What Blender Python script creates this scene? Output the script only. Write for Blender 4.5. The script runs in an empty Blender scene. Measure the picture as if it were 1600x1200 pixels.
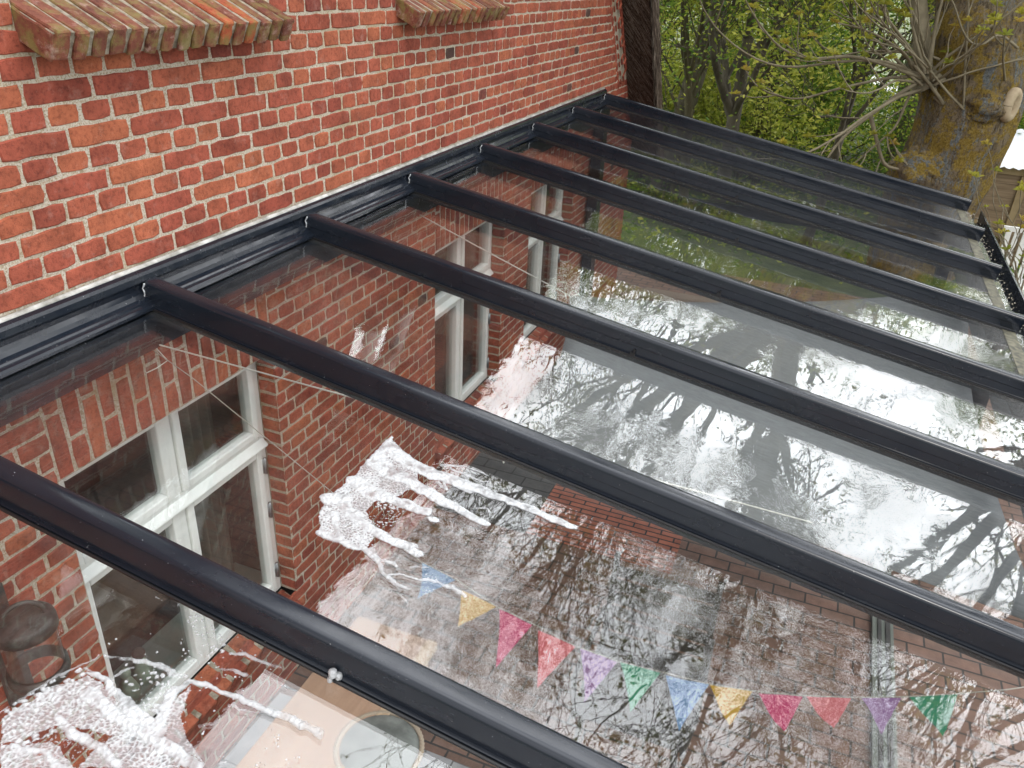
import bpy, math, random
import numpy as np
from mathutils import Vector, Matrix, noise
random.seed(7); rng = np.random.default_rng(7)
sc = bpy.context.scene
PI = math.pi

# ------------------------------------------------------------ camera
YAW, PITCH, ROLL = 0.35908, 0.47889, 0.05059
CAM = np.array([-1.0850, -2.1747, 1.0205]); F = 1254.26; SL = 0.170446; S = 0.97; LEN = 3.40
cy_, sy_, cp_, sp_ = math.cos(YAW), math.sin(YAW), math.cos(PITCH), math.sin(PITCH)
fw = np.array([cy_*cp_, sy_*cp_, -sp_]); rt = np.array([sy_, -cy_, 0.0]); up = np.cross(rt, fw)
cr_, sr_ = math.cos(ROLL), math.sin(ROLL)
rt, up = cr_*rt + sr_*up, -sr_*rt + cr_*up
cam_d = bpy.data.cameras.new('camera'); cam = bpy.data.objects.new('camera', cam_d)
sc.collection.objects.link(cam); sc.camera = cam
cam_d.sensor_width = 36; cam_d.lens = F/1600*36; cam_d.clip_start = 0.02; cam_d.clip_end = 900
M = Matrix(((rt[0], up[0], -fw[0], CAM[0]), (rt[1], up[1], -fw[1], CAM[1]), (rt[2], up[2], -fw[2], CAM[2]), (0, 0, 0, 1)))
cam.matrix_world = M
def ray(x, y):
    d = fw + rt*(x-800)/F - up*(y-600)/F
    return d/np.linalg.norm(d)
NR = np.array([0, -math.sin(SL), math.cos(SL)])          # roof normal
DR = np.array([0, -math.cos(SL), -math.sin(SL)])         # down the roof
GH = -0.098                                              # glass top below the rafter tops
def at_roof(x, y, h=GH):
    d = ray(x, y); return CAM + d*((h - CAM@NR)/(d@NR))
def at_y(x, y, Y): d = ray(x, y); return CAM + d*((Y-CAM[1])/d[1])
def at_x(x, y, X): d = ray(x, y); return CAM + d*((X-CAM[0])/d[0])
def at_z(x, y, Z): d = ray(x, y); return CAM + d*((Z-CAM[2])/d[2])

# ------------------------------------------------------------ sky, sun, exposure
SUN_EL, SUN_AZ = math.radians(48), math.radians(215)     # azimuth of the sun measured from +x
world = bpy.data.worlds.new('World'); sc.world = world; world.use_nodes = True
wn = world.node_tree; wn.nodes.clear()
def N(nt, t, **k):
    n = nt.nodes.new(t)
    for a, b in k.items():
        if a in ('inp',): 
            for i, v in b.items(): n.inputs[i].default_value = v
        else: setattr(n, a, b)
    return n
wo = N(wn, 'ShaderNodeOutputWorld'); bg = N(wn, 'ShaderNodeBackground'); bg.inputs[1].default_value = 0.12
sky = N(wn, 'ShaderNodeTexSky', sky_type='NISHITA'); sky.sun_disc = False
sky.sun_elevation = SUN_EL; sky.sun_rotation = PI/2 - SUN_AZ
tc = N(wn, 'ShaderNodeTexCoord'); mp = N(wn, 'ShaderNodeMapping'); mp.inputs[3].default_value = (1, 1, 2.0)
cn = N(wn, 'ShaderNodeTexNoise'); cn.inputs['Scale'].default_value = 2.2; cn.inputs['Detail'].default_value = 7; cn.inputs['Roughness'].default_value = .55
cr = N(wn, 'ShaderNodeValToRGB'); cr.color_ramp.elements[0].position = .30; cr.color_ramp.elements[0].color = (15, 15.5, 16.5, 1)
cr.color_ramp.elements[1].position = .66; cr.color_ramp.elements[1].color = (34, 34.5, 35.5, 1)
cm = N(wn, 'ShaderNodeValToRGB'); cm.color_ramp.elements[0].position = .22; cm.color_ramp.elements[1].position = .42
mx = N(wn, 'ShaderNodeMix', data_type='RGBA')
L = wn.links.new
L(tc.outputs['Generated'], mp.inputs[0]); L(mp.outputs[0], cn.inputs[0]); L(cn.outputs[0], cr.inputs[0]); L(cn.outputs[0], cm.inputs[0])
L(cm.outputs[0], mx.inputs[0]); L(sky.outputs[0], mx.inputs[6]); L(cr.outputs[0], mx.inputs[7])
dp = N(wn, 'ShaderNodeVectorMath', operation='DOT_PRODUCT'); gdir = Vector((.84, -.10, .53)).normalized(); dp.inputs[1].default_value = gdir
gr = N(wn, 'ShaderNodeMapRange'); gr.interpolation_type = 'SMOOTHSTEP'; gr.inputs[1].default_value = .15; gr.inputs[2].default_value = .95; gr.inputs[3].default_value = .72; gr.inputs[4].default_value = 2.75
vm = N(wn, 'ShaderNodeVectorMath', operation='SCALE')
L(tc.outputs['Generated'], dp.inputs[0]); L(dp.outputs['Value'], gr.inputs[0]); L(mx.outputs[2], vm.inputs[0]); L(gr.outputs[0], vm.inputs['Scale'])
L(vm.outputs[0], bg.inputs[0]); L(bg.outputs[0], wo.inputs[0])
sun_d = bpy.data.lights.new('sun', 'SUN'); sun_d.energy = 1.5; sun_d.angle = math.radians(14); sun_d.color = (1, .95, .87)
sun = bpy.data.objects.new('sun', sun_d); sc.collection.objects.link(sun)
sdir = Vector((math.cos(SUN_EL)*math.cos(SUN_AZ), math.cos(SUN_EL)*math.sin(SUN_AZ), math.sin(SUN_EL)))
sun.rotation_euler = sdir.to_track_quat('Z', 'Y').to_euler()
sc.view_settings.view_transform = 'Standard'; sc.view_settings.look = 'None'; sc.view_settings.gamma = 1
sc.view_settings.exposure = -0.62
sc.render.engine = 'CYCLES'
sc.cycles.transparent_max_bounces = 32; sc.cycles.max_bounces = 10

# ------------------------------------------------------------ helpers
class MB:
    def __init__(s): s.v = []; s.f = []; s.m = []; s.n = 0
    def add(s, vs, fs, m=0):
        s.v.append(np.asarray(vs, float).reshape(-1, 3)); o = s.n; s.n += len(s.v[-1])
        for f in fs: s.f.append([i+o for i in f]); s.m.append(m)
    def box(s, a, b, m=0):
        x0, y0, z0 = np.minimum(a, b); x1, y1, z1 = np.maximum(a, b)
        s.add([(x0,y0,z0),(x1,y0,z0),(x1,y1,z0),(x0,y1,z0),(x0,y0,z1),(x1,y0,z1),(x1,y1,z1),(x0,y1,z1)],
              [(0,3,2,1),(4,5,6,7),(0,1,5,4),(1,2,6,5),(2,3,7,6),(3,0,4,7)], m)
    def obox(s, c, ax, m=0):
        c = np.asarray(c, float); a, b, d = [np.asarray(q, float) for q in ax]
        vs = [c+i*a+j*b+k*d for k in (-1, 1) for i, j in ((-1,-1),(1,-1),(1,1),(-1,1))]
        fs = [(0,3,2,1),(4,5,6,7),(0,1,5,4),(1,2,6,5),(2,3,7,6),(3,0,4,7)]
        if np.dot(np.cross(a, b), d) < 0: fs = [f[::-1] for f in fs]
        s.add(vs, fs, m)
    def prism(s, prof, P0, A, B, D, m=0):
        """profile (a,b) swept from P0 by D; P = P0 + a*A + b*B"""
        P0, A, B, D = [np.asarray(q, float) for q in (P0, A, B, D)]
        n = len(prof); p = [P0+a*A+b*B for a, b in prof]
        vs = p+[q+D for q in p]
        fs = [(i, (i+1) % n, (i+1) % n+n, i+n) for i in range(n)]+[tuple(range(n))[::-1], tuple(range(n, 2*n))]
        s.add(vs, fs, m)
    def tube(s, pts, rad, n=6, m=0, cap=True):
        pts = np.asarray(pts, float); k = len(pts)
        rad = np.full(k, rad) if np.isscalar(rad) else np.asarray(rad)
        t = np.gradient(pts, axis=0); t /= np.linalg.norm(t, axis=1)[:, None]+1e-12
        ref = np.array([0, 0, 1.]) if abs(t[0][2]) < .9 else np.array([1., 0, 0])
        vs = []
        u = np.cross(t[0], ref); u /= np.linalg.norm(u)
        for i in range(k):
            u = u-t[i]*(u@t[i]); u /= np.linalg.norm(u)+1e-12; w = np.cross(t[i], u)
            for j in range(n):
                a = 2*PI*j/n; vs.append(pts[i]+rad[i]*(math.cos(a)*u+math.sin(a)*w))
        fs = [(i*n+j, i*n+(j+1) % n, (i+1)*n+(j+1) % n, (i+1)*n+j) for i in range(k-1) for j in range(n)]
        if cap: fs += [tuple(range(n))[::-1], tuple(range((k-1)*n, k*n))]
        s.add(vs, fs, m)
    def lathe(s, prof, c, n=32, m=0, axis=None):
        """profile (r,z) turned about vertical axis through c"""
        c = np.asarray(c, float); vs = []; k = len(prof)
        for r, z in prof:
            for j in range(n):
                a = 2*PI*j/n; vs.append(c+np.array([r*math.cos(a), r*math.sin(a), z]))
        fs = [(i*n+j, i*n+(j+1) % n, (i+1)*n+(j+1) % n, (i+1)*n+j) for i in range(k-1) for j in range(n)]
        s.add(vs, fs, m)

WL = {}                                                    # world location of each parent
def mesh(name, mb, mats, off=(0, 0, 0), smooth=False, attr=None):
    me = bpy.data.meshes.new(name)
    v = np.concatenate(mb.v) - np.asarray(off)
    me.from_pydata(v.tolist(), [], mb.f)
    for m in (mats if isinstance(mats, (list, tuple)) else [mats]): me.materials.append(m)
    if isinstance(mats, (list, tuple)) and len(mats) > 1: me.polygons.foreach_set('material_index', mb.m)
    if smooth: me.polygons.foreach_set('use_smooth', [True]*len(me.polygons))
    if attr is not None:
        a = me.attributes.new('rnd', 'FLOAT', 'FACE'); a.data.foreach_set('value', attr)
    me.update(); return me
def obj(name, mb, mats, parent=None, loc=None, smooth=False, attr=None, kind=None):
    """one mesh object; mb holds world coordinates; loc = its origin in the world"""
    if loc is None: loc = WL[parent.name] if parent is not None else (0, 0, 0)
    o = bpy.data.objects.new(name, mesh(name, mb, mats, loc, smooth, attr)); sc.collection.objects.link(o)
    if parent is not None:
        o.parent = parent; o.location = np.asarray(loc)-np.asarray(WL[parent.name])
    else: o.location = loc
    WL[o.name] = tuple(loc)
    if kind: o['kind'] = kind
    return o
def thing(name, label, cat, loc, group=None):
    o = bpy.data.objects.new(name, None); sc.collection.objects.link(o); o.location = loc; o.empty_display_size = .1
    WL[o.name] = tuple(loc); return tag(o, label, cat, group)
def tag(o, label, cat, group=None):
    o['label'] = label; o['category'] = cat
    if group: o['group'] = group
    return o
def dup(root, delta, label=None):
    def cp(o, par):
        c = o.copy(); sc.collection.objects.link(c); c.parent = par
        for ch in [q for q in sc.objects if q.parent == o]: cp(ch, c)
        return c
    r = cp(root, None); r.location = Vector(root.location)+Vector(delta); WL[r.name] = tuple(r.location)
    if label: r['label'] = label
    return r
def bevel(o, w, seg=2):
    b = o.modifiers.new('bevel', 'BEVEL'); b.width = w; b.segments = seg; b.limit_method = 'ANGLE'; b.angle_limit = math.radians(35)
    return o

# ------------------------------------------------------------ materials
def mat(name):
    m = bpy.data.materials.new(name); m.use_nodes = True; nt = m.node_tree
    p = nt.nodes['Principled BSDF']; return m, nt, p
def ramp(nt, stops, interp='LINEAR'):
    r = N(nt, 'ShaderNodeValToRGB'); e = r.color_ramp.elements; r.color_ramp.interpolation = interp
    while len(e) < len(stops): e.new(.5)
    for k, (p, c) in enumerate(stops):
        e[k].position = p; e[k].color = (*c, 1) if len(c) == 3 else c
    return r
def noise_n(nt, scale, detail=4, rough=.55, coord='Object', vec=None, stretch=None):
    n = N(nt, 'ShaderNodeTexNoise'); n.inputs['Scale'].default_value = scale; n.inputs['Detail'].default_value = detail
    n.inputs['Roughness'].default_value = rough
    if vec is None:
        t = N(nt, 'ShaderNodeTexCoord'); vec = t.outputs[coord]
    if stretch:
        q = N(nt, 'ShaderNodeMapping'); q.inputs[3].default_value = stretch
        nt.links.new(vec, q.inputs[0]); vec = q.outputs[0]
    nt.links.new(vec, n.inputs[0]); return n
def bump(nt, p, src, strength, dist=.01, prev=None):
    b = N(nt, 'ShaderNodeBump'); b.inputs['Strength'].default_value = strength; b.inputs['Distance'].default_value = dist
    nt.links.new(src, b.inputs['Height'])
    if prev is not None: nt.links.new(prev, b.inputs['Normal'])
    if p is not None: nt.links.new(b.outputs[0], p.inputs['Normal'])
    return b.outputs[0]
def mixc(nt, fac, a, b, blend='MIX'):
    m = N(nt, 'ShaderNodeMix', data_type='RGBA', blend_type=blend)
    for s, i in ((fac, 0), (a, 6), (b, 7)):
        if isinstance(s, (int, float)): m.inputs[i].default_value = s
        elif isinstance(s, tuple): m.inputs[i].default_value = (*s, 1)
        else: nt.links.new(s, m.inputs[i])
    return m.outputs[2]
def simple(name, col, rough=.6, metal=0, nscale=None, ncol=None, bumps=None, spec=.5, coord='Object', stretch=None, nr=(.35, .65)):
    m, nt, p = mat(name); p.inputs['Roughness'].default_value = rough; p.inputs['Metallic'].default_value = metal
    p.inputs['Base Color'].default_value = (*col, 1); p.inputs['Specular IOR Level'].default_value = spec
    if nscale:
        n = noise_n(nt, nscale, 6, .6, coord, stretch=stretch); r = ramp(nt, [(nr[0], col), (nr[1], ncol)])
        nt.links.new(n.outputs[0], r.inputs[0]); nt.links.new(r.outputs[0], p.inputs['Base Color'])
    if bumps:
        n2 = noise_n(nt, bumps[0], 5, .6, coord, stretch=stretch); bump(nt, p, n2.outputs[0], bumps[1], bumps[2])
    return m

def make_brick(name, stops, moss=0.0, salt=.25):
    m, nt, p = mat(name); p.inputs['Roughness'].default_value = .85; p.inputs['Specular IOR Level'].default_value = .25
    at = N(nt, 'ShaderNodeAttribute', attribute_name='rnd'); r = ramp(nt, stops)
    nt.links.new(at.outputs['Fac'], r.inputs[0])
    n1 = noise_n(nt, 9, 6, .6); n2 = noise_n(nt, 55, 5, .7); n3 = noise_n(nt, 260, 3, .6); n4 = noise_n(nt, 2.1, 4, .6)
    d = ramp(nt, [(.3, (.62, .62, .62)), (.7, (1.22, 1.22, 1.22))]); nt.links.new(n1.outputs[0], d.inputs[0])
    c = mixc(nt, 1.0, r.outputs[0], d.outputs[0], 'MULTIPLY')
    d2 = ramp(nt, [(.36, (.6, .55, .55)), (.5, (1.0, 1.0, 1.0)), (.7, (1.12, 1.15, 1.15))]); nt.links.new(n2.outputs[0], d2.inputs[0])
    c = mixc(nt, .85, c, d2.outputs[0], 'MULTIPLY')
    sp = ramp(nt, [(.30, (1, 1, 1)), (.36, (0, 0, 0))]); nt.links.new(n3.outputs[0], sp.inputs[0])
    c = mixc(nt, sp.outputs[0], c, (.06, .03, .025))
    s = ramp(nt, [(.56, (0, 0, 0)), (.75, (salt, salt, salt))]); ns = noise_n(nt, 14, 6, .75); nt.links.new(ns.outputs[0], s.inputs[0])
    c = mixc(nt, s.outputs[0], c, (.55, .40, .34))
    if moss:
        g = ramp(nt, [(.46, (0, 0, 0)), (.62, (moss, moss, moss))]); ng = noise_n(nt, 18, 8, .7); nt.links.new(ng.outputs[0], g.inputs[0])
        c = mixc(nt, g.outputs[0], c, (.20, .17, .055))
    nt.links.new(c, p.inputs['Base Color'])
    b1 = bump(nt, None, n2.outputs[0], .55, .006); bump(nt, p, n3.outputs[0], .5, .002, b1)
    return m
M_brick = make_brick('brick', [(0, (.345, .090, .052)), (.3, (.30, .072, .045)), (.6, (.355, .098, .054)), (.8, (.39, .118, .058)), (.92, (.27, .062, .038)), (.98, (.21, .052, .038)), (.992, (.10, .055, .045))])
M_sillbrick = make_brick('sill_brick', [(0, (.16, .060, .042)), (.4, (.25, .078, .05)), (.7, (.18, .065, .046)), (.88, (.24, .08, .05)), (.93, (.42, .10, .045))], moss=.8, salt=.8)
M_paver = make_brick('paver_red', [(0, (.26, .065, .035)), (.5, (.33, .085, .045)), (1, (.22, .06, .04))], salt=.2)
def make_mortar():
    m, nt, p = mat('mortar'); p.inputs['Roughness'].default_value = .95; p.inputs['Specular IOR Level'].default_value = .15
    n1 = noise_n(nt, 5, 5, .6); r = ramp(nt, [(.3, (.31, .245, .165)), (.7, (.45, .38, .285))]); nt.links.new(n1.outputs[0], r.inputs[0])
    v = N(nt, 'ShaderNodeTexVoronoi'); v.inputs['Scale'].default_value = 230; t = N(nt, 'ShaderNodeTexCoord'); nt.links.new(t.outputs['Object'], v.inputs[0])
    g = ramp(nt, [(.0, (.8, .76, .68)), (.33, (.55, .47, .38)), (.66, (.30, .23, .15)), (.85, (.75, .74, .7))], 'CONSTANT')
    sx = N(nt, 'ShaderNodeSeparateColor'); nt.links.new(v.outputs['Color'], sx.inputs[0]); nt.links.new(sx.outputs[0], g.inputs[0])
    c = mixc(nt, .38, r.outputs[0], g.outputs[0])
    ng = noise_n(nt, 3.3, 7, .7); gg = ramp(nt, [(.52, (0, 0, 0)), (.7, (.7, .7, .7))]); nt.links.new(ng.outputs[0], gg.inputs[0])
    c = mixc(nt, gg.outputs[0], c, (.36, .28, .15))
    nt.links.new(c, p.inputs['Base Color'])
    n3 = noise_n(nt, 120, 5, .7); b = bump(nt, None, n3.outputs[0], .9, .006); bump(nt, p, v.outputs['Distance'], .4, .002, b)
    return m
M_mortar = make_mortar()
M_sillmortar = simple('sill_mortar', (.17, .14, .10), .95, nscale=40, ncol=(.42, .37, .29), bumps=(120, .9, .006))
def make_frame():
    m, nt, p = mat('anthracite_aluminium')
    n = noise_n(nt, 3, 5, .6); r = ramp(nt, [(.3, (.008, .0115, .018)), (.7, (.013, .017, .025))]); nt.links.new(n.outputs[0], r.inputs[0])
    nd = noise_n(nt, 60, 6, .75); dd = ramp(nt, [(.66, (0, 0, 0)), (.82, (.12, .12, .12))]); nt.links.new(nd.outputs[0], dd.inputs[0])
    c = mixc(nt, dd.outputs[0], r.outputs[0], (.10, .085, .065))
    nb = noise_n(nt, 180, 2, .5); sp = ramp(nt, [(.755, (0, 0, 0)), (.78, (.8, .8, .8))]); nt.links.new(nb.outputs[0], sp.inputs[0])
    c = mixc(nt, sp.outputs[0], c, (.5, .5, .5))
    nt.links.new(c, p.inputs['Base Color'])
    p.inputs['Specular IOR Level'].default_value = .5
    rr = noise_n(nt, 7, 6, .65, stretch=(1, .35, 1)); q = N(nt, 'ShaderNodeMapRange'); q.inputs[1].default_value = .38; q.inputs[2].default_value = .62
    q.inputs[3].default_value = .10; q.inputs[4].default_value = .30
    nt.links.new(rr.outputs[0], q.inputs[0]); nt.links.new(q.outputs[0], p.inputs['Roughness'])
    n2 = noise_n(nt, 25, 3, .5); bump(nt, p, n2.outputs[0], .012, .002)
    return m
M_frame = make_frame()
M_rubber = simple('rubber', (.012, .012, .013), .35, bumps=(60, .3, .003))
M_seal = simple('sealant', (.26, .25, .22), .6, nscale=16, ncol=(.60, .59, .56), bumps=(30, .8, .006))
M_white = simple('white_paint', (.76, .78, .76), .35, nscale=5, ncol=(.84, .85, .82), bumps=(70, .08, .002))
M_hinge = simple('hinge_metal', (.30, .32, .33), .35, .8)
M_black = simple('black_metal', (.02, .02, .02), .5, nscale=20, ncol=(.045, .04, .035))
RWG, SG = .060, S
def make_glass(name, rscale, dirt, wav, tint=(1, 1, 1), ior=1.5, rmax=.1):
    m = bpy.data.materials.new(name); m.use_nodes = True; nt = m.node_tree; nt.nodes.clear()
    out = N(nt, 'ShaderNodeOutputMaterial'); tr = N(nt, 'ShaderNodeBsdfTransparent'); gl = N(nt, 'ShaderNodeBsdfGlossy')
    tr.inputs[0].default_value = (*tint, 1)
    geo = N(nt, 'ShaderNodeNewGeometry'); fr = N(nt, 'ShaderNodeFresnel')
    q = N(nt, 'ShaderNodeMapRange'); q.inputs[3].default_value = ior; q.inputs[4].default_value = 1/ior
    nt.links.new(geo.outputs['Backfacing'], q.inputs[0]); nt.links.new(q.outputs[0], fr.inputs['IOR'])
    mulf = N(nt, 'ShaderNodeMath', operation='MULTIPLY'); mulf.use_clamp = True; mulf.inputs[1].default_value = rscale
    nt.links.new(fr.outputs[0], mulf.inputs[0])
    mix = N(nt, 'ShaderNodeMixShader'); nt.links.new(mulf.outputs[0], mix.inputs[0]); nt.links.new(tr.outputs[0], mix.inputs[1]); nt.links.new(gl.outputs[0], mix.inputs[2])
    last = mix.outputs[0]
    if wav:
        a = noise_n(nt, 5, 2, .4); b0 = bump(nt, None, a.outputs[0], wav*.07, .05)
        b = noise_n(nt, 22, 3, .5); w = noise_n(nt, 2.0, 4, .6)
        wr = ramp(nt, [(.47, (.05, .05, .05)), (.62, (1, 1, 1))]); nt.links.new(w.outputs[0], wr.inputs[0])
        mm = N(nt, 'ShaderNodeMath', operation='MULTIPLY'); nt.links.new(b.outputs[0], mm.inputs[0]); nt.links.new(wr.outputs[0], mm.inputs[1])
        b1 = bump(nt, None, mm.outputs[0], wav*.5, .012, b0)
        nt.links.new(b1, gl.inputs['Normal'])
        rr = noise_n(nt, 2.3, 5, .6); rq = ramp(nt, [(.50, (0, 0, 0)), (.72, (rmax, rmax, rmax))]); nt.links.new(rr.outputs[0], rq.inputs[0])
        nt.links.new(rq.outputs[0], gl.inputs['Roughness'])
    else: gl.inputs['Roughness'].default_value = .01
    if dirt:
        df = N(nt, 'ShaderNodeBsdfDiffuse'); df.inputs[0].default_value = (.62, .62, .6, 1)
        d1 = noise_n(nt, 1.5, 7, .7, stretch=(1, .8, 1)); d2 = noise_n(nt, 170, 3, .6)
        r1 = ramp(nt, [(.44, (.02, .02, .02)), (.62, (1, 1, 1))]); r2 = ramp(nt, [(.4, (.25, .25, .25)), (.62, (1, 1, 1))])
        nt.links.new(d1.outputs[0], r1.inputs[0]); nt.links.new(d2.outputs[0], r2.inputs[0])
        pr = N(nt, 'ShaderNodeMath', operation='MULTIPLY'); nt.links.new(r1.outputs[0], pr.inputs[0]); nt.links.new(r2.outputs[0], pr.inputs[1])
        tcx = N(nt, 'ShaderNodeNewGeometry'); sxx = N(nt, 'ShaderNodeSeparateXYZ'); nt.links.new(tcx.outputs['Position'], sxx.inputs[0])
        pp = N(nt, 'ShaderNodeMath', operation='ADD'); pp.inputs[1].default_value = RWG/2+20*SG; nt.links.new(sxx.outputs[0], pp.inputs[0])
        pq = N(nt, 'ShaderNodeMath', operation='PINGPONG'); pq.inputs[1].default_value = SG/2; nt.links.new(pp.outputs[0], pq.inputs[0])
        er = N(nt, 'ShaderNodeMapRange'); er.inputs[1].default_value = .03; er.inputs[2].default_value = .085; er.inputs[3].default_value = 3.0; er.inputs[4].default_value = 0; nt.links.new(pq.outputs[0], er.inputs[0])
        er2 = N(nt, 'ShaderNodeMapRange'); er2.inputs[1].default_value = -3.0; er2.inputs[2].default_value = -3.36; er2.inputs[3].default_value = 0; er2.inputs[4].default_value = 9; nt.links.new(sxx.outputs[1], er2.inputs[0])
        ea = N(nt, 'ShaderNodeMath', operation='ADD'); nt.links.new(er.outputs[0], ea.inputs[0]); nt.links.new(er2.outputs[0], ea.inputs[1])
        eb = N(nt, 'ShaderNodeMath', operation='MULTIPLY'); nt.links.new(ea.outputs[0], eb.inputs[0]); nt.links.new(r2.outputs[0], eb.inputs[1])
        ec = N(nt, 'ShaderNodeMath', operation='ADD'); nt.links.new(pr.outputs[0], ec.inputs[0]); nt.links.new(eb.outputs[0], ec.inputs[1])
        pm = N(nt, 'ShaderNodeMath', operation='MULTIPLY'); pm.inputs[1].default_value = dirt; pm.use_clamp = True; nt.links.new(ec.outputs[0], pm.inputs[0])
        mx2 = N(nt, 'ShaderNodeMixShader'); nt.links.new(pm.outputs[0], mx2.inputs[0]); nt.links.new(last, mx2.inputs[1]); nt.links.new(df.outputs[0], mx2.inputs[2]); last = mx2.outputs[0]
    nt.links.new(last, out.inputs[0]); return m
M_glass = make_glass('roof_glass', 1.30, .018, .16, (.975, .985, .982), rmax=.035)
M_pane = make_glass('window_glass', 1.7, 0, 0, (.95, .97, .96))
M_lglass = make_glass('lantern_glass', 1.2, 0, 0, (.97, .96, .94))

# ------------------------------------------------------------ ground
GZ = -2.50
M_grass = simple('grass', (.05, .075, .02), .9, nscale=3, ncol=(.11, .13, .04), bumps=(30, .8, .05))
mb = MB(); mb.add([(-300, -300, GZ-.01), (300, -300, GZ-.01), (300, 300, GZ-.01), (-300, 300, GZ-.01)], [(0, 1, 2, 3)])
obj('ground', mb, M_grass, kind='structure')
def brick_tex(name, c1, c2, mortar, w, h, rot=0, ms=.006, offset=.5):
    m, nt, p = mat(name); p.inputs['Roughness'].default_value = .75
    t = N(nt, 'ShaderNodeTexCoord'); q = N(nt, 'ShaderNodeMapping'); q.inputs[2].default_value = (0, 0, rot); nt.links.new(t.outputs['Object'], q.inputs[0])
    b = N(nt, 'ShaderNodeTexBrick'); b.offset = offset; nt.links.new(q.outputs[0], b.inputs[0])
    b.inputs['Color1'].default_value = (*c1, 1); b.inputs['Color2'].default_value = (*c2, 1); b.inputs['Mortar'].default_value = (*mortar, 1)
    b.inputs['Scale'].default_value = 1; b.inputs['Mortar Size'].default_value = ms; b.inputs['Brick Width'].default_value = w; b.inputs['Row Height'].default_value = h
    n = noise_n(nt, 12, 6, .65); r = ramp(nt, [(.3, (.72, .72, .72)), (.7, (1.2, 1.2, 1.2))]); nt.links.new(n.outputs[0], r.inputs[0])
    nt.links.new(mixc(nt, 1, b.outputs[0], r.outputs[0], 'MULTIPLY'), p.inputs['Base Color'])
    i = N(nt, 'ShaderNodeMath', operation='SUBTRACT'); i.inputs[0].default_value = 1; nt.links.new(b.outputs['Fac'], i.inputs[1])
    b1 = bump(nt, None, i.outputs[0], .8, .006); n2 = noise_n(nt, 70, 4, .6); bump(nt, p, n2.outputs[0], .3, .003, b1); return m
M_pav_brown = brick_tex('brown_clinker', (.15, .085, .058), (.20, .11, .078), (.03, .024, .02), .2, .1, PI/2)
M_pav_red = brick_tex('red_clinker', (.34, .10, .055), (.42, .13, .07), (.03, .022, .02), .2, .052, PI/2)
M_pav_dark = brick_tex('dark_slabs', (.060, .062, .062), (.085, .085, .082), (.02, .02, .02), .24, .12, PI/2)
M_pav_grey = brick_tex('grey_slabs', (.34, .345, .36), (.40, .405, .41), (.16, .16, .16), .30, .15, 0, .005)
def sheet(name, x0, x1, y0, y1, z, m):
    mb = MB(); mb.box((x0, y0, z-.004), (x1, y1, z)); return obj(name, mb, m, kind='structure')
sheet('patio', -4, 9.5, -6.5, .4, GZ, M_pav_brown)
sheet('patio_grey_slabs', -4, 1.35, -2.6, -.02, GZ+.006, M_pav_grey)
sheet('patio_dark_slabs', 3.2, 6.5, -.72, -.02, GZ+.006, M_pav_dark)
sheet('patio_red_band', 3.2, 6.5, -1.75, -.724, GZ+.006, M_pav_red)

# ------------------------------------------------------------ the house
house = thing('brick_house', 'red brick house gable with white windows, brick sills and thatched roof edge', 'house', (4.0, 0.2, GZ))
CO = .0700; ZR = .738; HALF = .12125
FRONT_Y = 0.0
WX = [(.447, 1.597), (3.232, 4.382), (4.930, 6.080)]; WZ = (-2.000, -.578)
UX = [(.66, 1.76), (2.80, 3.98)]; UZ = (.80, 2.06)
WEST, EAST = -3.5, 8.15
holes = [(a, b, *WZ) for a, b in WX]+[(a, b, *UZ) for a, b in UX]
lint = [(a, b, WZ[1], WZ[1]+.366) for a, b in WX]+[(a, b, UZ[1], UZ[1]+.366) for a, b in UX]
VS = .75                                                   # run of the gable slope per metre of rise
def verge(z): return min(8.2, 7.80 - (z+.1)*VS)
W = MB(); wattr = []
def brick_face(mb, at, P0, U, V, Nn, u0, u1, v0, v1, rv, jit=.0028, m=0, depth=.012, tilt=.0015):
    P0, U, V, Nn = [np.asarray(q, float) for q in (P0, U, V, Nn)]
    nu = max(2, int((u1-u0)/.05)+1)
    us = np.linspace(0, 1, nu+1)
    per = [(u0+(u1-u0)*t, v0) for t in us]+[(u1, (v0+v1)/2)]+[(u0+(u1-u0)*t, v1) for t in us[::-1]]+[(u0, (v0+v1)/2)]
    n = len(per); cu, cv = (u0+u1)/2, (v0+v1)/2
    J = rng.uniform(-jit, jit, (n, 2)); o = rng.uniform(-tilt, tilt)
    tu, tv = rng.uniform(-tilt, tilt)*10, rng.uniform(-tilt, tilt)*10
    A, B, C_ = [], [], []
    for k, (a, b) in enumerate(per):
        a0, b0 = a+J[k, 0], b+J[k, 1]
        corner = min(abs(a-u0), abs(a-u1)) < 1e-6 and min(abs(b-v0), abs(b-v1)) < 1e-6
        ins = .0030+(.001 if corner else 0)+rng.uniform(0, .0010)
        c = .0032 if corner else 0
        a0 -= np.sign(a0-cu)*c; b0 -= np.sign(b0-cv)*c*.6
        A.append(P0+a0*U+b0*V-depth*Nn)
        B.append(P0+a0*U+b0*V+(o-.003)*Nn)
        a1 = a0-np.sign(a0-cu)*ins; b1 = b0-np.sign(b0-cv)*ins
        C_.append(P0+a1*U+b1*V+(o+tu*(a-cu)+tv*(b-cv)+.001)*Nn)
    fs = []
    for k in range(n):
        k2 = (k+1) % n; fs += [(k, k2, n+k2, n+k), (n+k, n+k2, 2*n+k2, 2*n+k)]
    fs.append(tuple(range(2*n, 3*n)))
    if np.dot(np.cross(U, V), Nn) < 0: fs = [q[::-1] for q in fs]
    mb.add(A+B+C_, fs, m); at.extend([rv]*len(fs))
X, Y, Z = np.eye(3)
k0 = int((2.9+2.6)/CO)+30
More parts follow.
